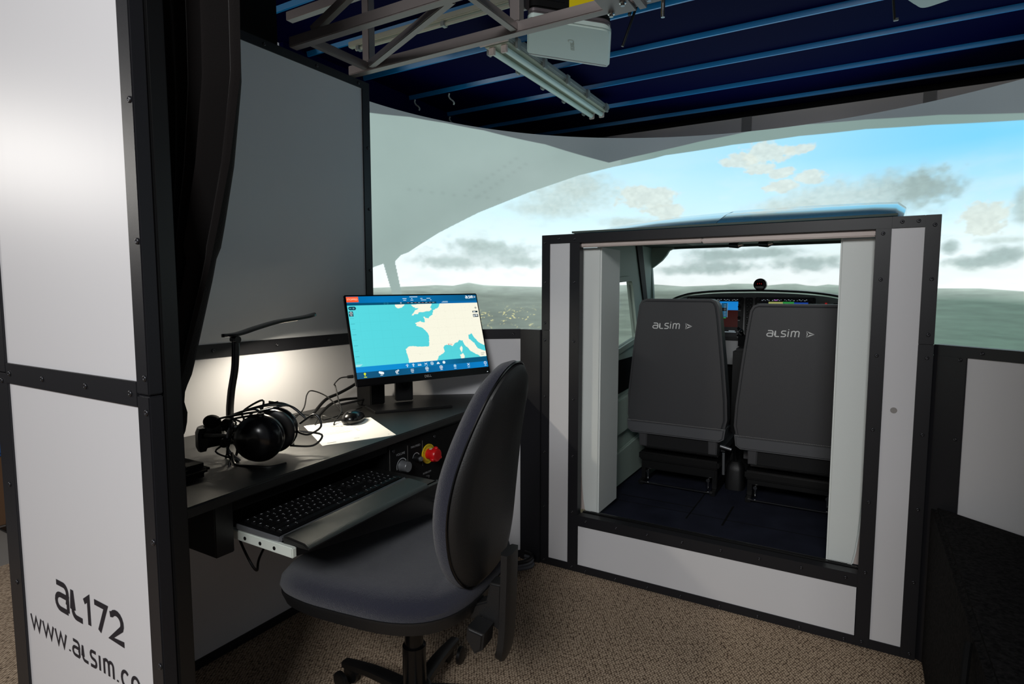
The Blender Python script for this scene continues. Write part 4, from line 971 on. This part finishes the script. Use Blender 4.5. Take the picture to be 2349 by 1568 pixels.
pip = backring(.988, .0135); part('piping', MB().tube(pip + pip[:1], .0028, 6, 1), 'blackg', ch, True)
def cb(x0, x1, y0, y1, z0, z1, bev=.006): return MB().box(x0, x1, y0, y1, z0, z1, bev, CM)
sp = [(.290, -.06, .545), (.289, -.06, .50), (.286, -.06, .42), (.283, -.06, .36), (.278, -.06, .32), (.27, -.06, .295)]
part('back_spine', MB().sweep([CM @ V(p) for p in sp], lambda u: .068 if u < .8 else .068 - (u - .8) * .13, .026, 5, (CM.to_3x3() @ V((0, 1, 0)))), 'chairback', ch, True)
part('spine_bracket', MB().prism([CM @ V(p) for p in ((.278, -.08, .47), (.275, -.08, .36), (.23, -.08, .385), (.14, -.08, .355), (.14, -.08, .378), (.24, -.08, .425), (.25, -.08, .47))], CM.to_3x3() @ V((0, .04, 0)), .004), 'chairback', ch, True)
part('mechanism', cb(-.12, .17, -.07, .07, .335, .378, .012), 'black', ch, True)
part('tilt_knob', MB().prism([CM @ V(p) for p in ((.222, -.14, .392), (.262, -.14, .384), (.258, -.14, .347), (.238, -.14, .334), (.218, -.14, .365))], CM.to_3x3() @ V((0, .06, 0)), .005, 3), 'chairback', ch, True)
part('gas_column', MB().lathe(CM @ V((0, 0, .10)), (0, 0, 1), [(.030, 0), (.030, .12), (.0235, .122), (.0235, .236)], 24), 'blackg', ch, True)
part('hub', MB().lathe(CM @ V((0, 0, .065)), (0, 0, 1), [(.036, 0), (.045, .01), (.042, .045), (.032, .05)], 24), 'black', ch, True)
for k in range(5):
    a_ = R(96 + 72 * k); d = V((cos(a_), sin(a_), 0)); sd_ = V((-d.y, d.x, 0))
    lg = part('leg', MB().sweep([CM @ (d * .03 + V((0, 0, .092))), CM @ (d * .15 + V((0, 0, .088))), CM @ (d * .27 + V((0, 0, .070)))], lambda u: .044 - .014 * u, lambda u: .034 - .012 * u, 4, CM.to_3x3() @ sd_), 'black', ch, True)
    c = CM @ (d * .27)
    for s_ in (-1, 1):
        q_ = c + (CM.to_3x3() @ sd_) * .013 * s_; part('castor', MB().lathe(q_ + V((0, 0, .027)) - (CM.to_3x3() @ sd_) * .009 * s_ * 0, (CM.to_3x3() @ sd_) * s_, [(.010, 0), (.026, .001), (.026, .010), (.018, .014)], 18), 'black', lg, True)

# ============================================================ COCKPIT CABIN
cb_ = thing('cabin_shell', 'grey simulator cabin with glossy white roof tinted with reflected sky blue behind the bulkhead', 'simulator cabin', (-.455, 2.6, 0))
XL, XR, Y0, Y1 = -.955, .045, 2.13, 3.12
def roofsec(y, f):
    xl = -.995 - .055 * f
    pr_ = [(xl, 0), (xl + .02, .045), (xl + .06, .066), (xl + .11, .078), (xl + .17, .084), (-.70, .094), (-.455, .102), (-.20, .103), (.02, .100), (.10, .097), (.125, .08), (.132, 0)]
    return [V((x if x < .05 else x - .03 * (1 - f), y, 1.31 + z * (.25 + .95 * f) + .010 * f)) for x, z in pr_]
def loft(rows):
    n = len(rows[0]); return MB().add([p for r_ in rows for p in r_], [(k * n + i, k * n + i + 1, (k + 1) * n + i + 1, (k + 1) * n + i) for k in range(len(rows) - 1) for i in range(n - 1)])
secs = [roofsec(y, l) for y, l in ((2.130, 0), (2.25, .36), (2.40, .72), (2.56, 1.0), (2.8, 1.0), (3.05, .6), (3.16, .1))]
part('roof_left', loft([r_[:7] for r_ in secs]), 'roof', cb_, True, label='glossy white left half of the roof, reflected sky blue tinted in')
part('roof_right', loft([[p + V((.001, 0, .002)) for p in r_[6:]] for r_ in secs]), 'roof', cb_, True, label='glossy white right half of the roof, reflected sky blue tinted in')
part('roof_seam', MB().tube([r_[6] + V((0, 0, .0005)) for r_ in secs[:4]], .0012, 6), 'pillar_dark', cb_, True)
part('headliner', MB().box(XL - .03, XR + .04, Y0 + .0, Y1 + .03, 1.345, 1.352), 'headliner', cb_)
# jambs with the curved outer edge
def jamb(s_, x0, x1):
    zs = [.235, .24, .28, .34, .42, .52, .65, .85, 1.287]; inn = x1 if s_ < 0 else x0
    ed = [.030, .026, .019, .013, .008, .004, .001, 0, 0]
    outx = [(x0 + e_) if s_ < 0 else (x1 - e_) for e_ in ed]
    pts = [V((inn, 2.145, .235))] + [V((x, 2.145, z)) for x, z in zip(outx, zs)] + [V((inn, 2.145, 1.287))]
    part('door_jamb', MB().prism(pts, (0, .21, 0), .006), 'cabin', cb_, True)
jamb(-1, -.952, -.866); jamb(1, -.062, .042)
part('jamb_backing', MB().box(-.975, -.930, 2.16, 2.17, .235, .66), 'trim', cb_); part('jamb_backing', MB().box(.015, .065, 2.16, 2.17, .235, .66), 'trim', cb_)
part('header_trim', MB().box(-.945, -.4805, 2.105, 2.14, 1.287, 1.3035, .003), 'trim', cb_)
part('header_trim', MB().box(-.480, .032, 2.105, 2.14, 1.284, 1.3035, .003), 'trim', cb_)
# side walls with window openings
def side_wall(s_, x):
    t_ = .02 * s_; yz = lambda y, z: V((x, y, z))
    w = [(2.42, 1.150), (2.735, 1.168), (2.835, .892), (2.42, .832)]; oy0, oy1, oz0, oz1 = 2.37, 3.06, .20, 1.345
    b = MB()
    for q_ in ([(oy0, oz1), (oy1, oz1), w[1], w[0]], [(oy1, oz1), (oy1, oz0), w[2], w[1]], [(oy1, oz0), (oy0, oz0), w[3], w[2]], [(oy0, oz0), (oy0, oz1), w[0], w[3]]):
        b.prism([yz(*p) for p in q_], (t_, 0, 0))
    part('side_wall', b, 'cabin_d', cb_)
    fr = [yz(*p) for p in w]; c = sum(fr, V()) / 4
    ou = quad_round([c + (p - c) * 1.16 for p in fr], .05); inn = quad_round([c + (p - c) * 1.0 for p in fr], .02)
    n = len(ou); ex_ = V((-.010 * s_, 0, 0)); e0 = V((-.001 * s_, 0, 0)); vs = [p + e0 for p in ou] + [p + ex_ for p in ou] + [p + ex_ for p in inn] + [p - ex_ for p in inn]
    fs = [(k * n + i, k * n + (i + 1) % n, (k + 1) * n + (i + 1) % n, (k + 1) * n + i) for k in range(3) for i in range(n)]
    f_ = part('window_frame', MB().add(vs, fs), 'cabin_d', cb_, True)
    part('window_pane', MB().prism([p + V((.012 * s_, 0, 0)) for p in inn], (.002 * s_, 0, 0)), 'glass', f_)
    d = -.012 * s_
    part('door_seal', MB().prism([yz(2.80, 1.345), yz(2.885, 1.345), yz(2.985, 1.08), yz(3.03, .8), yz(2.98, .8), yz(2.92, 1.08)], (d * .6, 0, 0), .001), 'pillar_dark', cb_)
    part('map_pocket', MB().prism(quad_round([yz(2.44, .80), yz(2.86, .80), yz(2.90, .66), yz(2.44, .635)], .03), (d * .3, 0, 0)), 'blackm', cb_)
    part('arm_rest', MB().prism([yz(2.372, .45), yz(2.372, .62), yz(2.72, .64), yz(2.95, .60), yz(2.95, .47)], (d * 2.6, 0, 0), .012), 'cabin_d', cb_, True)
    part('kick_panel', MB().prism([yz(2.372, .212), yz(2.372, .36), yz(2.95, .40), yz(2.95, .212)], (d * 1.6, 0, 0), .006), 'cabin_d', cb_)
    part('latch', MB().cone(yz(2.46, .875) + V((-.012 * s_, 0, 0)), yz(2.46, .875) + V((-.018 * s_, 0, 0)), .012), 'clip', cb_, True)
side_wall(-1, XL); side_wall(1, XR)
# windscreen frame: two pillars with curved gussets, a header, and a pane
for s_ in (-1, 1):
    xc = -.455
    def mx(x): return xc + (x - xc) * (1 if s_ < 0 else -1)
    pl = [(-1.03, 1.36), (-.845, 1.36), (-.845, 1.338), (-.868, 1.328), (-.882, 1.305), (-.905, 1.278), (-.935, 1.255), (-.957, 1.240), (-.955, 1.22), (-.945, 1.09), (-.94, .95), (-1.03, .95)]
    part('windscreen_pillar', MB().prism([V((mx(a_), 3.07, b_)) for a_, b_ in pl], (0, .03, 0), .003), 'cabin_d', cb_, True)
part('windscreen_header', MB().box(-.84, -.07, 3.07, 3.10, 1.336, 1.36), 'headliner', cb_)
part('windscreen_pane', MB().prism([V((-1.03, 3.106, 1.355)), V((.12, 3.106, 1.355)), V((.12, 3.45, .98)), V((-1.03, 3.45, .98))], (0, .003, .001)), 'glass', cb_)
part('cabin_floor', MB().box(-.955, .045, 2.13, 3.55, .0, .200), 'cfloor', cb_)
for q_ in ([(-.90, 2.50, -.57, 2.504)], [(-.575, 2.36, -.570, 2.75)], [(-.435, 2.36, -.428, 2.60)], [(-.90, 2.425, -.05, 2.4275)]):
    for x0_, y0_, x1_, y1_ in q_: part('floor_joint', MB().box(x0_, x1_, y0_, y1_, .2001, .2012), 'blackm', cb_)
part('threshold', MB().box(-.93, .03, 2.135, 2.150, .200, .236, .002), 'black', cb_)
part('threshold_edge', MB().box(-.90, .0, 2.150, 2.153, .232, .2365), 'chrome', cb_)
part('fuselage_side', MB().box(-.985, -.9755, 2.37, 3.55, 0, .80), 'cabin_d', cb_); part('fuselage_side', MB().box(.0655, .075, 2.37, 3.55, 0, .80), 'cabin_d', cb_)
oc = part('overhead_console', MB().box(-.64, -.28, 2.42, 2.60, 1.314, 1.345, .008), 'cabin_d', cb_, True)
for x in (-.462, -.352):
    part('reading_light', MB().cone((x, 2.50, 1.303), (x + .035, 2.49, 1.300), .010, .012), 'blackg', oc, True)
    part('light_rim', MB().cone((x + .036, 2.49, 1.300), (x + .052, 2.487, 1.303), .010, .007), 'chrome', oc, True)

# instrument panel
ip = thing('instrument_panel', 'grey aircraft instrument panel with dark curved hood and two displays', 'instrument panel', (-.455, 3.2, .2))
hpz = [(-.93, 1.0), (-.915, 1.045), (-.873, 1.078), (-.82, 1.098), (-.769, 1.109), (-.658, 1.119), (-.529, 1.122), (-.40, 1.122), (-.228, 1.114), (-.098, 1.096), (-.03, 1.07), (.01, 1.03), (.02, 1.0)]
hp3 = crom([V((x, 3.2, z)) for x, z in hpz], 4)
part('face', MB().prism([p - V((0, 0, .012)) for p in hp3] + [V((.02, 3.2, .74)), V((-.93, 3.2, .74))], (0, .03, 0)), 'dash', ip)
part('glare_hood', MB().sweep([p + V((0, .056, 0)) for p in hp3], .12, .014, 1, V((0, 1, 0))), 'black', ip, True)
part('lower_console', MB().box(-.93, .02, 3.26, 3.36, .2, .75, .01), 'blackm', ip)
part('centre_pedestal', MB().box(-.53, -.40, 3.02, 3.26, .2, .84, .015), 'chairback', ip, True)
def ipbox(name, mat, x0, x1, z0, z1, d0, d1, bev=0, par=None, lb=None): return part(name, MB().box(x0, x1, 3.2 - d1, 3.2 - d0, z0, z1, bev), mat, par or ip, label=lb)
disp = []
for nm, x0, x1 in (('primary', -.80, -.513), ('map', -.459, -.186)):
    d_ = ipbox('display_unit', 'black', x0, x1, .866, 1.088, 0, .012, .004, lb=('left' if nm == 'primary' else 'right') + ' flight display unit'); disp.append(d_)
    for z in (1.078, 1.040, .985, .93, .895):
        for x in (x0 + .018, x1 - .018): part('dial', MB().cone((x, 3.188, z), (x, 3.176, z), .008, .007, 14), 'blackg', d_, True)
    b = MB(); rn = random.Random(9)
    for z in (1.058, 1.02, .97, .912, .90, .885):
        for x in (x0 + .018, x1 - .018): b.box(x - .008, x - .008 + rn.uniform(.005, .016), 3.1868, 3.1878, z - .0015, z + .001)
    part('markings', b, 'dell', d_)
M['em_blue'] = E('display_blue', (20, 130, 210), .9); M['em_brown'] = E('display_brown', (48, 4, 1), .7); M['em_k'] = E('display_black', (4, 4, 6), 1)
M['em_tape'] = E('display_slate', (20, 78, 112), .9); M['em_g'] = E('display_green', (40, 130, 60), .9); M['em_y'] = E('display_sand', (150, 155, 90), .9); M['em_n'] = E('display_navy', (20, 60, 150), .9); M['em_r'] = E('display_red', (150, 20, 20), .9)
M['em_m'] = E('display_magenta', (150, 70, 160), .9)
D1, D2 = disp
def dis(par, mat, x0, x1, z0, z1, d=.0125): part('display_field', MB().box(x0, x1, 3.2 - d - .0006, 3.2 - d, z0, z1), mat, par)
dis(D1, 'em_k', -.77, -.535, .885, 1.084); dis(D1, 'em_blue', -.765, -.538, 1.022, 1.066, .0132); dis(D1, 'em_brown', -.765, -.538, .935, 1.022, .0132)
dis(D1, 'em_tape', -.620, -.590, .985, 1.058, .0140); dis(D1, 'em_k', -.616, -.594, 1.016, 1.034, .0148); dis(D1, 'em_g', -.618, -.596, .979, .985, .0148)
b = MB()
for i in range(8): b.box(-.607, -.596, 3.1840, 3.1846, .992 + i * .008, .9935 + i * .008)
b.box(-.6215, -.620, 3.1840, 3.1846, .985, 1.058); b.box(-.590, -.5885, 3.1840, 3.1846, .985, 1.058); b.box(-.600, -.545, 3.1840, 3.1846, .908, .911); b.box(-.58, -.55, 3.1840, 3.1846, .914, .917)
for i in range(18):
    if i % 5 != 3: b.box(-.68 + i * .008, -.6755 + i * .008, 3.1840, 3.1846, 1.0715 + .003 * (i % 2), 1.0742 + .003 * (i % 2))
part('display_text', b, 'em_d', D1)['kind'] = 'stuff'
dis(D2, 'em_k', -.43, -.215, .885, 1.084); dis(D2, 'em_y', -.395, -.33, .935, 1.066, .0132); dis(D2, 'em_g', -.33, -.28, .935, 1.067, .0134); dis(D2, 'em_n', -.28, -.218, .935, 1.064, .0132)
dis(D2, 'em_m', -.37, -.355, 1.072, 1.077, .0136)
b = MB()
for i in range(26):
    if i % 7 != 5: b.box(-.427 + i * .008, -.422 + i * .008 - .0015 * (i % 3), 3.1856, 3.1862, 1.0715 + .0035 * (i % 2), 1.0745 + .0035 * (i % 2))
part('display_text', b, 'em_d', D2)['kind'] = 'stuff'
ap = ipbox('audio_panel', 'black', -.506, -.470, .90, 1.087, 0, .008, .003); b = MB()
for i in range(9):
    for x in (-.499, -.483): b.box(x, x + .010, 3.1895, 3.192, 1.07 - i * .018, 1.081 - i * .018, .001)
part('push_button', b, 'blackg', ap)
b = MB()
for i in range(9):
    for x in (-.496, -.480): b.box(x, x + .003 + (i % 2) * .002, 3.1885, 3.1893, 1.075 - i * .018, 1.077 - i * .018)
part('markings', b, 'dell', ap)
sw = ipbox('switch_cluster', 'far_strip', -.172, -.128, 1.02, 1.075, 0, .003, .001); part('warning_light', MB().box(-.146, -.138, 3.194, 3.197, 1.056, 1.063).box(-.150, -.136, 3.194, 3.197, 1.030, 1.040), 'em_r', sw)
sg = ipbox('standby_gauge', 'black', -.115, -.06, 1.0, 1.062, 0, .010, .004); dis(sg, 'em_y', -.105, -.07, 1.012, 1.052, .0105)
t = text_mb('REGISTER', .007, 'LEFT')
b = MB().box(-.70, -.66, 3.1985, 3.1995, 1.0955, 1.0975).box(-.655, -.645, 3.1985, 3.1995, 1.0955, 1.0975); part('placard', b, 'dell', ip)
yk = part('throttle_quadrant', MB().box(-.520, -.455, 3.10, 3.19, .84, .90, .006), 'blackg', ip, True)
part('lever', MB().tube([(-.497, 3.14, .89), (-.497, 3.09, .91), (-.497, 3.06, .92)], .006).ball((-.497, 3.055, .922), .012), 'blackg', yk, True)
part('lever', MB().tube([(-.475, 3.14, .87), (-.470, 3.08, .83), (-.462, 3.05, .80)], .006).ball((-.462, 3.045, .80), .012), 'blackg', yk, True)
cp = thing('compass', 'small round magnetic compass on top of the instrument hood', 'compass', (-.437, 3.2, 1.128))
part('housing', MB().lathe((-.437, 3.172, 1.152), (0, 1, 0), [(.024, 0), (.030, .004), (.031, .03), (.024, .042)], 28), 'blackg', cp, True)
part('foot', MB().box(-.455, -.419, 3.178, 3.21, 1.1285, 1.134, .002), 'blackg', cp)
dsp = part('window', MB().box(-.455, -.421, 3.1695, 3.1715, 1.145, 1.167, .001), 'blackm', cp)
part('figures', MB().box(-.448, -.446, 3.1688, 3.1694, 1.152, 1.159).box(-.439, -.437, 3.1688, 3.1694, 1.153, 1.160).box(-.430, -.428, 3.1688, 3.1694, 1.152, 1.159), 'em_r', dsp)
part('card', MB().box(-.457, -.419, 3.1695, 3.1715, 1.1335, 1.144, .001), 'logo', cp)

# flight seats -------------------------------------------------------------
def make_seat(x, dz, label):
    SM = Matrix.Translation((x, 2.63, .2)); s = thing('flight_seat', label, 'seat', mtx=SM, group='flight seats in the cabin')
    pf = [(-.185, .292), (-.212, .300), (-.226, .36), (-.222, .45), (-.205, .62), (-.185, .79), (-.176, .855), (-.165, .876), (-.145, .8845), (.145, .8845), (.165, .876), (.176, .855), (.185, .80), (.205, .62), (.222, .45), (.226, .36), (.212, .300), (.185, .292)]
    W_ = lambda p: SM @ (V(p) + V((0, 0, dz)))
    part('backrest', MB().prism([W_((a_, 0, b_)) for a_, b_ in pf], (0, .095, 0), .014, 3), 'leather', s, True)
    lowp = [(-.196, .262), (-.216, .275), (-.222, .322), (.222, .322), (.216, .275), (.196, .262)]
    part('lower_hem', MB().prism([W_((a_, -.004, b_)) for a_, b_ in lowp], (0, .09, 0), .008), 'leather_l', s, True)
    st = MB(); n = 70
    for i in range(n):
        a_ = -.215 + .43 * i / n; z = .326 - .010 * (a_ / .215) - .004; st.box(*[c for c in (SM.translation.x + a_, SM.translation.x + a_ + .0036, 2.63 - .0052, 2.63 - .0035, .2 + dz + .321, .2 + dz + .3222)])
    st_o = part('stitching', st, 'stitch', s); st_o['kind'] = 'stuff'
    part('lower_cover', MB().prism([W_(p) for p in ((-.155, .02, .195), (.185, .02, .195), (.19, .02, .263), (-.165, .02, .263))], (0, .06, 0), .006), 'mesh', s)
    for x0_ in (-.165, .15): part('side_flap', MB().prism([W_(p) for p in ((x0_, .014, .20), (x0_ + .035, .014, .20), (x0_ + .037, .014, .264), (x0_ - .002, .014, .264))], (0, .04, 0), .004), 'leather', s)
    part('seat_cushion', MB().box(x - .20, x + .20, 2.73, 3.10, .36 + dz, .45 + dz, .03, None, 3), 'leather', s, True)
    part('seat_pan', MB().box(x - .185, x + .185, 2.70, 3.08, .315 + dz, .355 + dz, .008), 'black', s, True)
    part('frame_front', MB().box(x - .17, x + .17, 2.715, 2.73, .272, .315 + dz, .004), 'black', s)
    for i_, sx in enumerate((-1, 1)):
        r_ = part('rail', MB().box(x + sx * .165 - .012, x + sx * .165 + .012, 2.68, 3.10, .201, .222, .002), 'black', s)
        part('leg', MB().box(x + sx * .165 - .01, x + sx * .165 + .01, 2.72, 2.74, .222, .315, .002), 'black', s)
        part('leg', MB().box(x + sx * .165 - .01, x + sx * .165 + .01, 3.02, 3.04, .222, .315, .002), 'black', s)
        part('bolt', MB().cone((x + sx * .14, 2.712, .222), (x + sx * .14, 2.712, .262), .005).cone((x + sx * .14, 2.704, .262), (x + sx * .14, 2.72, .262), .008), 'chrome', s, True)
    part('cross_bar', MB().box(x - .165, x + .165, 2.674, 2.679, .214, .219), 'chrome', s)
    part('recliner', MB().cone((x + .19, 2.70, .43 + dz), (x + .238, 2.70, .42 + dz), .007).cone((x + .205, 2.70, .40), (x + .205, 2.71, .30), .006), 'silver', s, True)
    lg = strokes('aLsim', .123, .0235, .0042, shear=.12, gap=.14)
    part('lettering', place(lg, W_((-.108, -.0007, .752)), (1, 0, 0), (0, 0, 1), (0, -1, 0)), 'logo', s, label='white embroidered lettering')
    part('emblem', place(arrow(.030, .027), W_((.040, -.0007, .7515)), (1, 0, 0), (0, 0, 1), (0, -1, 0)), 'logo', s, label='white arrowhead emblem')
    return s
make_seat(-.702, 0, 'left charcoal leatherette flight seat seen from behind')
make_seat(-.222, -.018, 'right charcoal leatherette flight seat, partly behind the grey jamb')
fb = thing('boot_cover', 'black leatherette boot between the two flight seats', 'lever boot', (-.46, 2.85, .2))
part('boot', MB().rings([[V((-.47 + sup(2 * pi * i / 20, .042 * s_, .05 * s_)[0], 2.86 + sup(2 * pi * i / 20, .042 * s_, .05 * s_)[1], z)) for i in range(20)] for s_, z in ((1, .2012), (1, .24), (.92, .29), (.85, .31), (.5, .33))]), 'chairback', fb, True)
part('handle', MB().tube([(-.47, 2.86, .32), (-.475, 2.84, .40), (-.46, 2.80, .46)], .009), 'black', fb, True)

# ============================================================ RIGHT SIDE BENCH, FLOOR CABLES, OUTSIDE
bx = thing('carpeted_box', 'large black felt-covered box at the lower right', 'box', (.7, 1.3, 0))
part('body', MB().prism([V((.205, 2.075, 0)), V((.205, .62, 0)), V((1.3, .62, 0)), V((1.3, 1.20, 0))], (0, 0, .497), .012, 3), 'pile', bx, True)
part('strap_handle', MB().tube([(.199, 1.32, .475), (.19, 1.28, .42), (.185, 1.25, .30), (.185, 1.2, .25), (.185, 1.13, .30), (.192, 1.12, .44), (.199, 1.14, .475)], .0065, 6), 'blackm', bx, True)
for i, (r_, mt, dz, lb) in enumerate(((.009, 'grey_cable', 0, 'thick grey cable bending out from under the left post, lower loop'), (.007, 'grey_cable', .018, 'thinner grey cable bending out beside the left post, upper loop'), (.008, 'black', .034, 'black cable bending out beside the left post'))):
    yy = -.012 * i
    cable('floor_cable', lb, [(-1.30, 1.92, .012 + dz), (-1.22, 1.93 + yy, .012 + dz), (-1.15, 1.96 + yy, .012 + dz), (-1.105, 2.01 + yy, .012 + dz), (-1.11, 2.045, .012 + dz), (-1.15, 2.055, .012 + dz)], r_, mt, 'cables on the floor by the left post')
cr_ = thing('crate', 'blue plastic crate at the far left beyond the near wall', 'crate', (-3.75, 1.25, .331))
part('tub', MB().box(-3.9, -3.50, 1.0, 1.6, .332, .455, .02), 'blue', cr_, True)
part('rim', MB().box(-3.92, -3.48, .98, 1.62, .455, .47, .006), 'blue', cr_)
cn = thing('cardboard_box', 'brown cardboard box under the blue crate', 'box', (-3.75, 1.25, 0))
part('carton', MB().box(-3.95, -3.50, .95, 1.65, 0, .33, .003), 'carton', cn)
part('tape', MB().box(-3.4995, -3.499, 1.27, 1.33, .05, .33), 'trim', cn)
fr_ = thing('metal_stand', 'black metal stand leg leaning before the cardboard box', 'stand', (-3.42, 1.14, 0))
part('leg', MB().box(-.015, .015, -.015, .015, 0, .42, .002, Matrix.Translation((-3.40, 1.12, 0)) @ Matrix.Rotation(R(7), 4, 'Y')), 'black', fr_)
part('foot', MB().box(-3.44, -3.36, 1.09, 1.15, 0, .012, .002), 'black', fr_)
